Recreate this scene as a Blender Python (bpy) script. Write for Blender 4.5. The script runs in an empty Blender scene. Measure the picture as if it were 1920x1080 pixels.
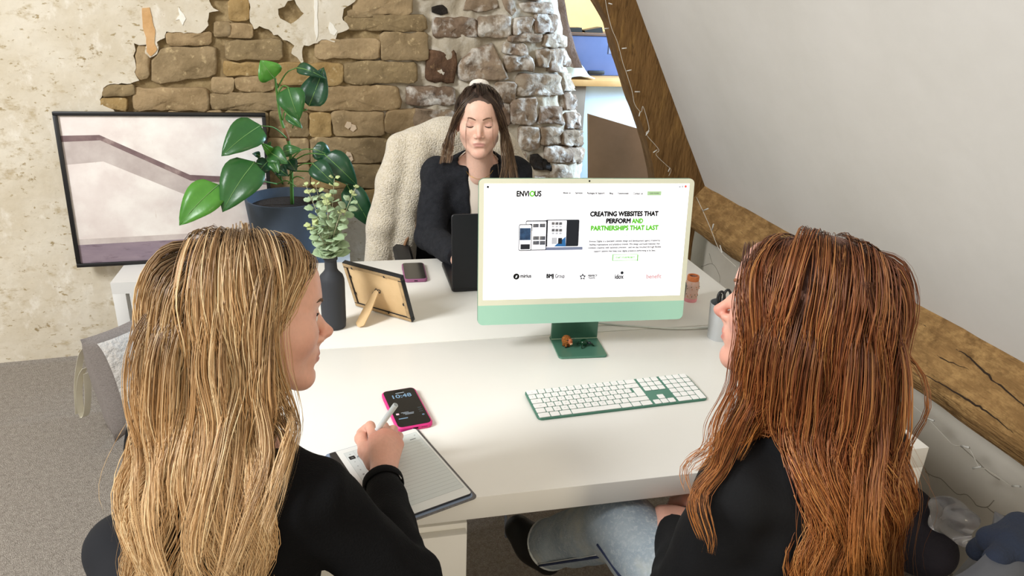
import bpy, bmesh, math, random
import numpy as np
from mathutils import Vector, Matrix, noise as mnoise
from mathutils.geometry import tessellate_polygon
random.seed(7); np.random.seed(7)
scene = bpy.context.scene
COL = scene.collection
PI = math.pi

# ------------------------------------------------------------------ camera
CAM = np.array([-1.1916, -1.0768, 1.6077]); YAW, PITCH, ROLL, FPX = -0.2333, 0.3862, 0.0415, 1356.3
_f = np.array([-math.sin(YAW)*math.cos(PITCH), math.cos(YAW)*math.cos(PITCH), -math.sin(PITCH)])
_r = np.array([math.cos(YAW), math.sin(YAW), 0.0]); _u = np.cross(_r, _f)
RGT = math.cos(ROLL)*_r + math.sin(ROLL)*_u
UPV = -math.sin(ROLL)*_r + math.cos(ROLL)*_u
FWD = _f
cd = bpy.data.cameras.new('camera'); cam = bpy.data.objects.new('camera', cd); COL.objects.link(cam)
cam.matrix_world = Matrix(((RGT[0], UPV[0], -FWD[0], CAM[0]), (RGT[1], UPV[1], -FWD[1], CAM[1]),
                           (RGT[2], UPV[2], -FWD[2], CAM[2]), (0, 0, 0, 1)))
cd.sensor_width = 36; cd.lens = 36*FPX/1920; cd.clip_start = 0.02; cd.clip_end = 60
scene.camera = cam

# ------------------------------------------------------------------ world, lights, exposure
w = bpy.data.worlds.new('world'); scene.world = w; w.use_nodes = True
bg = w.node_tree.nodes['Background']; bg.inputs[0].default_value = (1.0, 0.95, 0.86, 1); bg.inputs[1].default_value = 0.68
def area(name, loc, target, size, energy, col, size_y=None):
    l = bpy.data.lights.new(name, 'AREA'); l.energy = energy; l.color = col; l.size = size
    if size_y: l.shape = 'RECTANGLE'; l.size_y = size_y
    o = bpy.data.objects.new(name, l); COL.objects.link(o); o.location = loc
    o.rotation_euler = (Vector(target)-Vector(loc)).to_track_quat('-Z', 'Y').to_euler()
    return o
area('skylight_daylight', (-4.2, -0.9, 3.35), (-0.7, 0.5, 0.7), 1.0, 205, (0.95, 0.98, 1.0), 1.3)
area('far_room_daylight', (2.3, 2.85, 1.9), (0.0, 2.5, 1.1), 0.8, 300, (0.52, 0.74, 1.0), 1.0)
area('far_wall_fill', (1.2, 4.5, 2.7), (1.0, 5.2, 1.2), 0.5, 40, (1.0, 0.93, 0.80))  # added light to brighten the yellow end wall; no lamp is seen there
area('rear_warm_fill', (0.2, -4.2, 2.3), (-0.6, 0.5, 0.6), 1.3, 95, (1.0, 0.86, 0.62), 1.3)  # added warm fill behind the camera for the desk fronts, not a known window
vs = scene.view_settings
vs.view_transform = 'Standard'; vs.look = 'None'; vs.gamma = 1; vs.exposure = 0.0; vs.use_curve_mapping = False

# ------------------------------------------------------------------ helpers
def at(px, py, n=(0, 0, 1), d=0.74):
    """point where the line of sight of a photo pixel meets the plane n.p = d"""
    n = np.array(n, float); ray = FWD+(px-960)/FPX*RGT-(py-540)/FPX*UPV
    return CAM+ray*((d-n@CAM)/(n@ray))
def depth(px, py, w_):
    return CAM+w_*(FWD+(px-960)/FPX*RGT-(py-540)/FPX*UPV)
def project(P):
    q = np.asarray(P, float)-CAM; w_ = q@FWD
    return np.stack([960+FPX*(q@RGT)/w_, 540-FPX*(q@UPV)/w_], -1)

def srgb(h):
    if isinstance(h, str):
        h = h.lstrip('#'); h = [int(h[i:i+2], 16) for i in (0, 2, 4)]
    c = [x/255 for x in h]
    return tuple(x/12.92 if x <= .04045 else ((x+.055)/1.055)**2.4 for x in c)+(1.0,)

MATS = {}
def mat(name, col, rough=0.5, metal=0.0, var=None, vscale=8.0, vthr=None, bump=0.0, bscale=60.0, emit=0.0, sss=0.0,
        trans=0.0, spec=0.5, coat=0.0, stretch=None, sheen=0.0, ior=1.45, coords='Object', detail=6.0):
    """procedural principled material; var = second colour mixed in by noise"""
    if name in MATS: return MATS[name]
    m = bpy.data.materials.new(name); m.use_nodes = True; nt = m.node_tree; b = nt.nodes['Principled BSDF']
    c = srgb(col)
    b.inputs['Base Color'].default_value = c; b.inputs['Roughness'].default_value = rough
    b.inputs['Metallic'].default_value = metal; b.inputs['Specular IOR Level'].default_value = spec
    b.inputs['IOR'].default_value = ior
    if coat: b.inputs['Coat Weight'].default_value = coat
    if sheen: b.inputs['Sheen Weight'].default_value = sheen; b.inputs['Sheen Roughness'].default_value = 0.6
    if trans: b.inputs['Transmission Weight'].default_value = trans
    if sss:
        b.inputs['Subsurface Weight'].default_value = sss; b.inputs['Subsurface Radius'].default_value = (0.012, 0.005, 0.003)
        b.inputs['Subsurface Scale'].default_value = 1.0
    if emit:
        b.inputs['Emission Color'].default_value = c; b.inputs['Emission Strength'].default_value = emit
    tc = None
    if var is not None or bump:
        tc = nt.nodes.new('ShaderNodeTexCoord'); mp = nt.nodes.new('ShaderNodeMapping')
        if stretch: mp.inputs['Scale'].default_value = stretch
        nt.links.new(tc.outputs[coords], mp.inputs[0])
    if var is not None:
        n = nt.nodes.new('ShaderNodeTexNoise'); n.inputs['Scale'].default_value = vscale; n.inputs['Detail'].default_value = detail
        n.inputs['Roughness'].default_value = 0.62
        nt.links.new(mp.outputs[0], n.inputs['Vector'])
        r = nt.nodes.new('ShaderNodeValToRGB'); lo, hi = vthr or (0.35, 0.65)
        r.color_ramp.elements[0].position = lo; r.color_ramp.elements[1].position = hi
        r.color_ramp.elements[0].color = c; r.color_ramp.elements[1].color = srgb(var)
        nt.links.new(n.outputs['Fac'], r.inputs[0]); nt.links.new(r.outputs[0], b.inputs['Base Color'])
        m['ramp'] = r.name
    if bump:
        n2 = nt.nodes.new('ShaderNodeTexNoise'); n2.inputs['Scale'].default_value = bscale; n2.inputs['Detail'].default_value = 5
        nt.links.new(mp.outputs[0], n2.inputs['Vector'])
        bp = nt.nodes.new('ShaderNodeBump'); bp.inputs['Strength'].default_value = bump; bp.inputs['Distance'].default_value = 0.01
        nt.links.new(n2.outputs['Fac'], bp.inputs['Height']); nt.links.new(bp.outputs[0], b.inputs['Normal'])
    MATS[name] = m
    return m

def mix_noise(m, col, scale, lo, hi, stretch=None, detail=6, rough=0.6):
    """lay another noise-shaped colour (stain, flake, wear) over a material's base colour"""
    nt = m.node_tree; b = nt.nodes['Principled BSDF']; sock = b.inputs['Base Color']
    tc = nt.nodes.new('ShaderNodeTexCoord'); mp = nt.nodes.new('ShaderNodeMapping')
    if stretch: mp.inputs['Scale'].default_value = stretch
    mp.inputs['Location'].default_value = (scale*1.7, scale*.3, 2.1)
    nt.links.new(tc.outputs['Object'], mp.inputs[0])
    n = nt.nodes.new('ShaderNodeTexNoise'); n.inputs['Scale'].default_value = scale; n.inputs['Detail'].default_value = detail
    n.inputs['Roughness'].default_value = rough
    nt.links.new(mp.outputs[0], n.inputs['Vector'])
    r = nt.nodes.new('ShaderNodeMapRange'); r.inputs['From Min'].default_value = lo; r.inputs['From Max'].default_value = hi
    nt.links.new(n.outputs['Fac'], r.inputs['Value'])
    mx = nt.nodes.new('ShaderNodeMix'); mx.data_type = 'RGBA'
    nt.links.new(r.outputs[0], mx.inputs['Factor'])
    if sock.is_linked: nt.links.new(sock.links[0].from_socket, mx.inputs['A'])
    else: mx.inputs['A'].default_value = sock.default_value[:]
    mx.inputs['B'].default_value = srgb(col)
    nt.links.new(mx.outputs['Result'], sock)
    return m

def tag(o, label=None, cat=None, group=None, kind=None):
    if label: o['label'] = label
    if cat: o['category'] = cat
    if group: o['group'] = group
    if kind: o['kind'] = kind
    return o
def thing(name, label, cat, loc=(0, 0, 0), rz=0.0, group=None):
    o = bpy.data.objects.new(name, None); COL.objects.link(o); o.empty_display_size = 0.05
    o.location = loc; o.rotation_euler = (0, 0, rz); return tag(o, label, cat, group)
def link(name, me, m=None, parent=None, loc=None, rot=None):
    o = bpy.data.objects.new(name, me); COL.objects.link(o)
    if m is not None:
        if not me.materials: me.materials.append(m)
    if parent: o.parent = parent
    if loc is not None: o.location = loc
    if rot is not None: o.rotation_euler = rot
    return o
def mesh(name, V, F, m=None, parent=None, smooth=False, loc=None, rot=None, **k):
    me = bpy.data.meshes.new(name); me.from_pydata([tuple(map(float, q)) for q in V], [], [tuple(map(int, q)) for q in F]); me.update()
    if smooth: me.shade_smooth()
    return link(name, me, m, parent, loc, rot)
def bmobj(name, bm, m=None, parent=None, smooth=False, loc=None, rot=None):
    me = bpy.data.meshes.new(name); bm.to_mesh(me); bm.free()
    if smooth: me.shade_smooth()
    return link(name, me, m, parent, loc, rot)
def smooth_by_angle(o, deg=35):
    me = o.data; me.shade_smooth()
    try: me.set_sharp_from_angle(angle=math.radians(deg))
    except Exception: pass
    return o

def box_bm(bm, lo, hi, bev=0.0, seg=2, M=None):
    lo, hi = Vector(lo), Vector(hi)
    r = bmesh.ops.create_cube(bm, size=1.0)
    vs_ = r['verts']; c = (lo+hi)/2; s = hi-lo
    for q in vs_: q.co = Vector((q.co.x*s.x, q.co.y*s.y, q.co.z*s.z))+c
    if bev:
        es = list({e for q in vs_ for e in q.link_edges})
        rr = bmesh.ops.bevel(bm, geom=es, offset=bev, segments=seg, profile=0.5, affect='EDGES')
        vs_ = list({q for f in rr['faces'] for q in f.verts} | {q for q in vs_ if q.is_valid})
    if M is not None: bmesh.ops.transform(bm, matrix=M, verts=[q for q in vs_ if q.is_valid])
def box(name, lo, hi, m, parent=None, bev=0.003, seg=2, loc=None, rot=None):
    bm = bmesh.new(); box_bm(bm, lo, hi, bev, seg)
    return smooth_by_angle(bmobj(name, bm, m, parent, loc=loc, rot=rot))
def rr_outline(w_, h_, r, n=6):
    pts = []
    for cx, cy, a0 in ((w_/2-r, h_/2-r, 0), (-w_/2+r, h_/2-r, PI/2), (-w_/2+r, -h_/2+r, PI), (w_/2-r, -h_/2+r, 1.5*PI)):
        for i in range(n+1):
            a = a0+i/n*PI/2; pts.append((cx+r*math.cos(a), cy+r*math.sin(a)))
    return pts
def slab(name, w_, h_, r, t, m, parent=None, bev=0.0, loc=None, rot=None, n=6, z0=0.0):
    """rounded-rectangle slab, flat in xy, thickness t from z0 up, with a chamfered rim"""
    rings = [(z0, bev), (z0+bev, 0), (z0+t-bev, 0), (z0+t, bev)] if bev else [(z0, 0), (z0+t, 0)]
    V = []; F = []; N = None
    for z, ins in rings:
        o_ = rr_outline(w_-2*ins, h_-2*ins, max(r-ins, 1e-4), n); N = len(o_)
        V += [(x, y, z) for x, y in o_]
    for k in range(len(rings)-1):
        for i in range(N):
            j = (i+1) % N; F.append((k*N+i, k*N+j, (k+1)*N+j, (k+1)*N+i))
    F.append(tuple(range(N))[::-1]); F.append(tuple((len(rings)-1)*N+i for i in range(N)))
    return smooth_by_angle(mesh(name, V, F, m, parent, loc=loc, rot=rot), 40)
def lathe(name, prof, m, parent=None, n=32, loc=None, sx=1, sy=1, cap=True, rot=None):
    V = []; F = []; k = len(prof)
    for (r, z) in prof:
        for i in range(n):
            a = 2*PI*i/n; V.append((r*math.cos(a)*sx, r*math.sin(a)*sy, z))
    for j in range(k-1):
        for i in range(n):
            i2 = (i+1) % n; F.append((j*n+i, j*n+i2, (j+1)*n+i2, (j+1)*n+i))
    if cap:
        F.append(tuple(range(n))[::-1]); F.append(tuple((k-1)*n+i for i in range(n)))
    return smooth_by_angle(mesh(name, V, F, m, parent, loc=loc, rot=rot), 40)
def frame_at(d):
    d = np.asarray(d, float); d = d/(np.linalg.norm(d)+1e-12)
    a = np.array([0, 0, 1.0]) if abs(d[2]) < .9 else np.array([1.0, 0, 0])
    x = np.cross(a, d); x /= np.linalg.norm(x); return x, np.cross(d, x), d
def tube_vf(P, R, n=8, V=None, F=None, cap=True):
    V = [] if V is None else V; F = [] if F is None else F
    P = np.asarray(P, float); K = len(P); R = np.broadcast_to(np.asarray(R, float), (K,)); b0 = len(V)
    T = np.gradient(P, axis=0); x, y, d = frame_at(T[0])
    for k in range(K):
        t = T[k]/(np.linalg.norm(T[k])+1e-12)
        x = x-t*(x@t); x /= np.linalg.norm(x)+1e-12; y = np.cross(t, x)
        for i in range(n):
            a = 2*PI*i/n; V.append(tuple(P[k]+R[k]*(math.cos(a)*x+math.sin(a)*y)))
    for k in range(K-1):
        for i in range(n):
            j = (i+1) % n; F.append((b0+k*n+i, b0+k*n+j, b0+(k+1)*n+j, b0+(k+1)*n+i))
    if cap:
        F.append(tuple(b0+i for i in range(n))[::-1]); F.append(tuple(b0+(K-1)*n+i for i in range(n)))
    return V, F
def tube(name, P, R, m, parent=None, n=8, loc=None):
    V, F = tube_vf(P, R, n); return mesh(name, V, F, m, parent, True, loc=loc)
def spline(P, n=20):
    P = np.asarray(P, float); K = len(P); Q = np.vstack([2*P[0]-P[1], P, 2*P[-1]-P[-2]]); out = []
    for t in np.linspace(0, K-1, n):
        i = min(int(t), K-2); u = t-i; a, b, c, d = Q[i:i+4]
        out.append(.5*(2*b+(c-a)*u+(2*a-5*b+4*c-d)*u*u+(3*b-a-3*c+d)*u**3))
    return np.array(out)
def text_mesh(name, body, size, m, parent, loc=(0, 0, 0), rot=(0, 0, 0), align='CENTER', bold=0.0, spacing=1.0, sx=1.0, line=1.0):
    bw, bold = bold, 0.0
    cu = bpy.data.curves.new(name, 'FONT'); cu.body = body; cu.size = size; cu.align_x = align; cu.offset = bold
    cu.space_character = spacing; cu.resolution_u = 3; cu.space_line = line
    t = bpy.data.objects.new(name, cu); COL.objects.link(t)
    dg = bpy.context.evaluated_depsgraph_get(); me = bpy.data.meshes.new_from_object(t.evaluated_get(dg))
    bpy.data.objects.remove(t); bpy.data.curves.remove(cu); me.name = name
    me.materials.clear()
    if bw:      # heavier strokes: the outline repeated a hair's breadth around
        bm = bmesh.new(); k_ = 0
        for ox, oy in ((-1, 0), (1, 0), (0, 1), (0, -1), (.7, .7), (-.7, -.7)):
            n0 = len(bm.verts); bm.from_mesh(me); bm.verts.ensure_lookup_table(); k_ += 1
            for q in bm.verts[n0:]: q.co.x += ox*bw; q.co.y += oy*bw; q.co.z += k_*1e-5
        bm.to_mesh(me); bm.free()
    if sx != 1.0:
        for q in me.vertices: q.co.x *= sx
    return link(name, me, m, parent, loc, rot)
def sn(x, y, z=0.0): return mnoise.noise(Vector((x, y, z)))
def poly_plate(name, outer, m, parent=None, holes=(), z0=0.0, z1=0.01, mapf=None):
    """flat piece of any outline with thickness; mapf(x, y, z) places its points"""
    loops = [[Vector((x, y, 0)) for x, y in outer]]+[[Vector((x, y, 0)) for x, y in h] for h in holes]
    tris = tessellate_polygon(loops); flat = [q for l in loops for q in l]; N = len(flat)
    V = [(q.x, q.y, z0) for q in flat]+[(q.x, q.y, z1) for q in flat]; F = []
    for a, b, c in tris:
        nz = (flat[b]-flat[a]).cross(flat[c]-flat[a]).z
        if nz < 0: a, b, c = a, c, b
        F.append((a+N, b+N, c+N)); F.append((c, b, a))
    s = 0
    for li, l in enumerate(loops):
        ar = sum(l[i].x*l[(i+1) % len(l)].y-l[(i+1) % len(l)].x*l[i].y for i in range(len(l)))
        for i in range(len(l)):
            a, b = s+i, s+(i+1) % len(l)
            if (ar > 0) == (li == 0): F.append((a, b, b+N, a+N))
            else: F.append((b, a, a+N, b+N))
        s += len(l)
    if mapf: V = [tuple(mapf(*q)) for q in V]
    return mesh(name, V, F, m, parent)
def ragged(pts, step=0.012, amp=0.006, seed=0.0, fr=40):
    out = []
    for i in range(len(pts)):
        a = np.array(pts[i]); b = np.array(pts[(i+1) % len(pts)]); L = np.linalg.norm(b-a); k = max(1, int(L/step))
        for j in range(k):
            q = a+(b-a)*j/k
            out.append((q[0]+amp*sn(q[0]*fr, q[1]*fr, seed), q[1]+amp*sn(q[0]*fr, q[1]*fr, seed+9.3)))
    return out

# ------------------------------------------------------------------ implicit surfaces -> one continuous mesh
def V3(*a): return np.array(a, np.float32)
class Sdf:
    def __init__(s): s.ops = []
    def ell(s, c, r, k=0.01, R=None, sub=False): s.ops.append(('e', V3(*c), V3(*r), k, R, sub)); return s
    def cap(s, a, b, ra, rb=None, k=0.01, sub=False): s.ops.append(('c', V3(*a), V3(*b), ra, ra if rb is None else rb, k, sub)); return s
    def chain(s, P, R, k=0.01, sub=False):
        for i in range(len(P)-1): s.cap(P[i], P[i+1], R[i], R[i+1], k, sub)
        return s
    def half(s, p, n, k=0.004):     # keep the side that n points away from
        n = np.array(n, np.float32); s.ops.append(('h', V3(*p), n/np.linalg.norm(n), k)); return s
    def fn(s, f): s.ops.append(('f', f)); return s
    def __call__(s, P):
        d = np.full(len(P), 9.0, np.float32)
        for o in s.ops:
            if o[0] == 'f': d = o[1](P, d); continue
            if o[0] == 'h':
                dd = (P-o[1])@o[2]; k = o[3]; h = np.clip(.5+.5*(dd-d)/k, 0, 1); d = d+(dd-d)*h+k*h*(1-h); continue
            if o[0] == 'e':
                q = P-o[1]
                if o[4] is not None: q = q@o[4]
                a = q/o[2]; k0 = np.sqrt((a*a).sum(1)); a = a/o[2]; k1 = np.sqrt((a*a).sum(1))+1e-9
                dd = k0*(k0-1)/k1; k, sub = o[3], o[5]
            else:
                ba = o[2]-o[1]; pa = P-o[1]; t = np.clip(pa@ba/(ba@ba+1e-12), 0, 1)
                dd = np.linalg.norm(pa-t[:, None]*ba, axis=1)-(o[3]+t*(o[4]-o[3])); k, sub = o[5], o[6]
            if sub: dd = -dd; h = np.clip(.5+.5*(dd-d)/k, 0, 1); d = d+(dd-d)*h+k*h*(1-h)
            else: h = np.clip(.5+.5*(d-dd)/k, 0, 1); d = d+(dd-d)*h-k*h*(1-h)
        return d
def isosurface(f, lo, hi, h, B=8, margin=1.6):
    """sparse surface nets: returns vertices, quads"""
    lo = np.array(lo, np.float32); hi = np.array(hi, np.float32)
    nb = np.ceil((hi-lo)/(h*B)).astype(int)
    g = np.stack(np.meshgrid(*[np.arange(k) for k in nb], indexing='ij'), -1).reshape(-1, 3)
    c = lo+(g+.5)*h*B; d = f(c.astype(np.float32)); g = g[np.abs(d) < h*B*.87*margin]
    o = np.stack(np.meshgrid(*[np.arange(B)]*3, indexing='ij'), -1).reshape(-1, 3)
    cells = (g[:, None, :]*B+o[None]).reshape(-1, 3).astype(np.int64)
    N = nb*B+2; fl = lambda q: (q[:, 0]*N[1]+q[:, 1])*N[2]+q[:, 2]
    corner = np.array([(i, j, k) for i in (0, 1) for j in (0, 1) for k in (0, 1)])
    allc = np.unique(np.concatenate([fl(cells+q) for q in corner]))
    cc = np.stack([allc//(N[1]*N[2]), (allc//N[2]) % N[1], allc % N[2]], -1)
    val = np.empty(len(allc), np.float32); 
    for s in range(0, len(allc), 200000): val[s:s+200000] = f((lo+cc[s:s+200000]*h).astype(np.float32))
    idx = np.stack([np.searchsorted(allc, fl(cells+q)) for q in corner], 1); cv = val[idx]
    ac = ((cv < 0).any(1)) & ((cv >= 0).any(1)); cells = cells[ac]; cv = cv[ac]
    order = np.argsort(fl(cells)); cells = cells[order]; cv = cv[order]; key = fl(cells)
    acc = np.zeros((len(cells), 3)); cnt = np.zeros(len(cells))
    for a in range(8):
        for b in range(a+1, 8):
            if np.abs(corner[a]-corner[b]).sum() != 1: continue
            va, vb = cv[:, a], cv[:, b]; m = (va < 0) != (vb < 0); t = va[m]/(va[m]-vb[m])
            acc[m] += corner[a]+(corner[b]-corner[a])*t[:, None]; cnt[m] += 1
    V = lo+(cells+acc/cnt[:, None])*h
    F = []
    for ax in range(3):
        e = np.zeros(3, int); e[ax] = 1; e1 = np.zeros(3, int); e1[(ax+1) % 3] = 1; e2 = np.zeros(3, int); e2[(ax+2) % 3] = 1
        b = int(np.where((corner == e).all(1))[0][0]); va, vb = cv[:, 0], cv[:, b]
        m = np.where((va < 0) != (vb < 0))[0]; base = cells[m]
        def look(q):
            kq = fl(q); i = np.searchsorted(key, kq); i = np.clip(i, 0, len(key)-1); return np.where(key[i] == kq, i, -1)
        i0, i1, i2, i3 = m, look(base-e1), look(base-e1-e2), look(base-e2)
        ok = (i1 >= 0) & (i2 >= 0) & (i3 >= 0); fl_ = (va[m] < 0)
        q = np.stack([i0, i1, i2, i3], 1); q[~fl_] = q[~fl_][:, ::-1]; F.append(q[ok])
    return V.astype(np.float64), np.concatenate(F)
def iso_mesh(name, f, lo, hi, h, m, parent=None, xf=None, smooth_it=1, colf=None):
    V, F = isosurface(f, lo, hi, h)
    me = quad_mesh(name, V, F, smooth_it)
    if colf is not None:
        P = np.empty(len(V)*3, np.float32); me.vertices.foreach_get('co', P); P = P.reshape(-1, 3)
        C = np.ones((len(V), 4), np.float32); C[:, :3] = colf(P)
        a = me.color_attributes.new('tint', 'FLOAT_COLOR', 'POINT'); a.data.foreach_set('color', C.ravel())
    if xf is not None: me.transform(xf)
    return link(name, me, m, parent)
def quad_mesh(name, V, F, smooth_it=0):
    if smooth_it:
        V = V.copy(); F = np.asarray(F); E = np.concatenate([F[:, [0, 1]], F[:, [1, 2]], F[:, [2, 3]], F[:, [3, 0]]])
        for it in range(smooth_it*2):
            S = np.zeros_like(V); n = np.zeros(len(V))
            for c in range(3): S[:, c] = np.bincount(E[:, 0], V[E[:, 1], c], len(V))+np.bincount(E[:, 1], V[E[:, 0], c], len(V))
            n = np.bincount(E[:, 0], minlength=len(V))+np.bincount(E[:, 1], minlength=len(V))
            V = V+(.45 if it % 2 == 0 else -.47)*(S/np.maximum(n, 1)[:, None]-V)
    me = bpy.data.meshes.new(name); me.vertices.add(len(V)); me.vertices.foreach_set('co', V.astype(np.float32).ravel())
    me.loops.add(F.size); me.loops.foreach_set('vertex_index', np.asarray(F, np.int32).ravel())
    me.polygons.add(len(F)); me.polygons.foreach_set('loop_start', np.arange(0, F.size, F.shape[1], dtype=np.int32))
    me.update(calc_edges=True); me.validate(); me.shade_smooth(); return me
# ================================================================== the room
M_carpet = mat('carpet', '#a89f95', 0.95, var='#8d847b', vscale=60, vthr=(.35, .65), bump=0.9, bscale=260, spec=.1)
mix_noise(M_carpet, '#c0b7ac', 190, .50, .72)
mix_noise(M_carpet, '#756c63', 320, .52, .75)
def plane(name, a, b, c, d, m, thick=0.0):
    return mesh(name, [a, b, c, d], [(0, 1, 2, 3)], m)
fl = mesh('floor', [(-6, -3, 0), (3.0, -3, 0), (3.0, 6.5, 0), (-6, 6.5, 0), (-6, -3, -.1), (3, -3, -.1), (3, 6.5, -.1), (-6, 6.5, -.1)],
          [(0, 1, 2, 3), (7, 6, 5, 4), (0, 4, 5, 1), (1, 5, 6, 2), (2, 6, 7, 3), (3, 7, 4, 0)], M_carpet)
tag(fl, 'grey brown looped carpet covering the floor', 'floor', kind='structure')

# ---- back wall: a rubble wall whose right end rounds off into a free edge
TH = math.atan(.09); WD = np.array([math.cos(TH), math.sin(TH), 0]); WN = np.array([math.sin(TH), -math.cos(TH), 0])   # WN faces the room
WO = np.array([-2.6, 2.22, 0.0])
def wall_end(z): return float(np.interp(z, (.4, .74, 1.0, 1.25, 1.6, 2.0), (2.384, 2.324, 2.271, 2.192, 2.129, 2.069)))
ARC = 0.42
def wall_pt(u, z, off=0.0):
    """u runs along the wall face and then round its end; off = out of the wall"""
    ue = wall_end(z); p = WO.copy()
    if u <= ue: q = p+WD*u+WN*off
    else:
        a = min((u-ue)/ARC, PI/2); c = p+WD*ue-WN*ARC
        q = c+(ARC+off)*(math.cos(a)*WN+math.sin(a)*WD)
        ex = u-ue-ARC*PI/2
        if ex > 0: q = q-WN*ex
    return np.array([q[0], q[1], z])
WALL_N = (WN[0], WN[1], 0.0)
def wpx(px, py, off=0.0):
    """wall face coordinates (u, z) under a photo pixel"""
    d = float(WN@WO)+off; p = at(px, py, WALL_N, d); return float((p-WO)@WD), float(p[2])
_uu, _zz = np.meshgrid(np.linspace(1.6, 3.1, 220), np.linspace(0.2, 2.0, 240), indexing='ij')
_grid = np.array([wall_pt(a, b, .012) for a, b in zip(_uu.ravel(), _zz.ravel())]); _gp = project(_grid)
_vis = np.array([wall_end(b)+ARC*1.22 > a for a, b in zip(_uu.ravel(), _zz.ravel())])
_gp[~_vis] = 1e6
def epx(px, py):
    if px < 900: return wpx(px, py)
    i = int(np.argmin(((_gp-(px, py))**2).sum(1))); return float(_uu.ravel()[i]), float(_zz.ravel()[i])

M_mortar = mat('lime_mortar', '#97835f', 0.95, var='#7d6a4c', vscale=7, bump=.8, bscale=30, spec=.15)
mix_noise(M_mortar, '#b29c76', 22, .52, .72)
M_cement = mat('cement_mortar', '#bdb3a1', 0.92, var='#aca08b', vscale=9, bump=.6, bscale=36, spec=.2)
mix_noise(M_cement, '#d8d2c6', 12, .52, .72)
V = []; F = []; NU, NZ = 300, 130
us = np.concatenate([np.linspace(-3.0, -.6, 40), np.linspace(-.57, 1.3, 60)[0:], np.linspace(1.33, 3.4, NU-100)]); zs = np.linspace(0, 2.75, NZ)
for a in us:
    for b in zs:
        rough_ = .010 if a < 1.45 else .024
        o = rough_*(mnoise.fractal(Vector((a*9, b*9, 1.3)), 1.0, 2.0, 4))-.004
        V.append(wall_pt(a, b, o))
for i in range(NU-1):
    for j in range(NZ-1):
        k = i*NZ+j; F.append((k, k+NZ, k+NZ+1, k+1))
wb = mesh('wall_back', V, F, M_mortar, smooth=True)
wb.data.materials.append(M_cement)
for p in wb.data.polygons:
    c = p.center; u_ = float((np.array(c)-WO)@WD); lim = 1.60+.05*math.sin(c.z*9)+.05*sn(u_*6, c.z*6)
    if u_ > lim and c.z > .5: p.material_index = 1
tag(wb, 'old rubble stone back wall with peeling plaster, rounding off at its right end', 'wall', kind='structure')

def stone(outline, m, height=.02, seed=0.0, inset=.08, rough=.010):
    """one lumpy stone: outline in photo pixels, laid on the wall face"""
    P = [epx(*q) for q in outline]; c = np.mean(P, 0); R = []
    for i in range(len(P)):
        a, b = np.array(P[i]), np.array(P[(i+1) % len(P)]); k = max(1, int(np.linalg.norm(b-a)/.028))
        for j in range(k): R.append(a+(b-a)*j/k)
    N = len(R); R = np.array(R)
    # soften the corners a little
    R = .12*np.roll(R, 1, 0)+.76*R+.12*np.roll(R, -1, 0)
    R = np.array([q+.009*np.array([sn(q[0]*24, q[1]*24, seed), sn(q[0]*24, q[1]*24, seed+5)]) for q in R])
    V = []; F = []
    for s, o in ((1.01, -.012), (1.0, height*.35), (1-inset*.35, height*.9), (1-inset, height), (.62, height*1.06), (.3, height*1.08)):
        for q in R:
            p = c+(q-c)*s; oo = o+(rough*mnoise.fractal(Vector((p[0]*22, p[1]*22, seed)), 1, 2, 3) if o > 0 else 0)
            V.append(wall_pt(p[0], p[1], oo))
    V.append(wall_pt(c[0], c[1], height*1.15))
    for k in range(5):
        for i in range(N):
            j = (i+1) % N; F.append((k*N+i, (k+1)*N+i, (k+1)*N+j, k*N+j))
    for i in range(N): F.append((5*N+i, 6*N, 5*N+(i+1) % N))
    # keep outward faces whatever the outline's winding
    A = sum(R[i][0]*R[(i+1) % N][1]-R[(i+1) % N][0]*R[i][1] for i in range(N))
    if A > 0: F = [f[::-1] for f in F]
    o = mesh('stone', V, F, m, wb, smooth=True); return o
def rect(x0, y0, x1, y1, j=2.0):
    rr = random.uniform
    x0 -= 2.2; x1 += 2.2; y0 -= 1.8; y1 += 1.8; cx = (x1-x0)*.05; cy = (y1-y0)*.10
    P = [(x0, y0+cy), (x0+cx, y0), ((x0+x1)/2, y0), (x1-cx, y0), (x1, y0+cy), (x1, y1-cy), (x1-cx, y1), ((x0+x1)/2, y1), (x0+cx, y1), (x0, y1-cy)]
    return [(a+rr(-j, j), b+rr(-j, j)) for a, b in P]
tan = []
for i, (a, b) in enumerate([('#a48c6a', '#8b7555'), ('#9c8767', '#826f52'), ('#ab9370', '#937e5f'), ('#94805f', '#7c6a4e'), ('#a98e62', '#94794e')]):
    q = mat('tan_sandstone_%s' % 'abcde'[i], a, .92, var=b, vscale=9+i, bump=.55, bscale=45, spec=.15)
    mix_noise(q, '#c2ab83', 30+3*i, .58, .74); tan.append(q)
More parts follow.
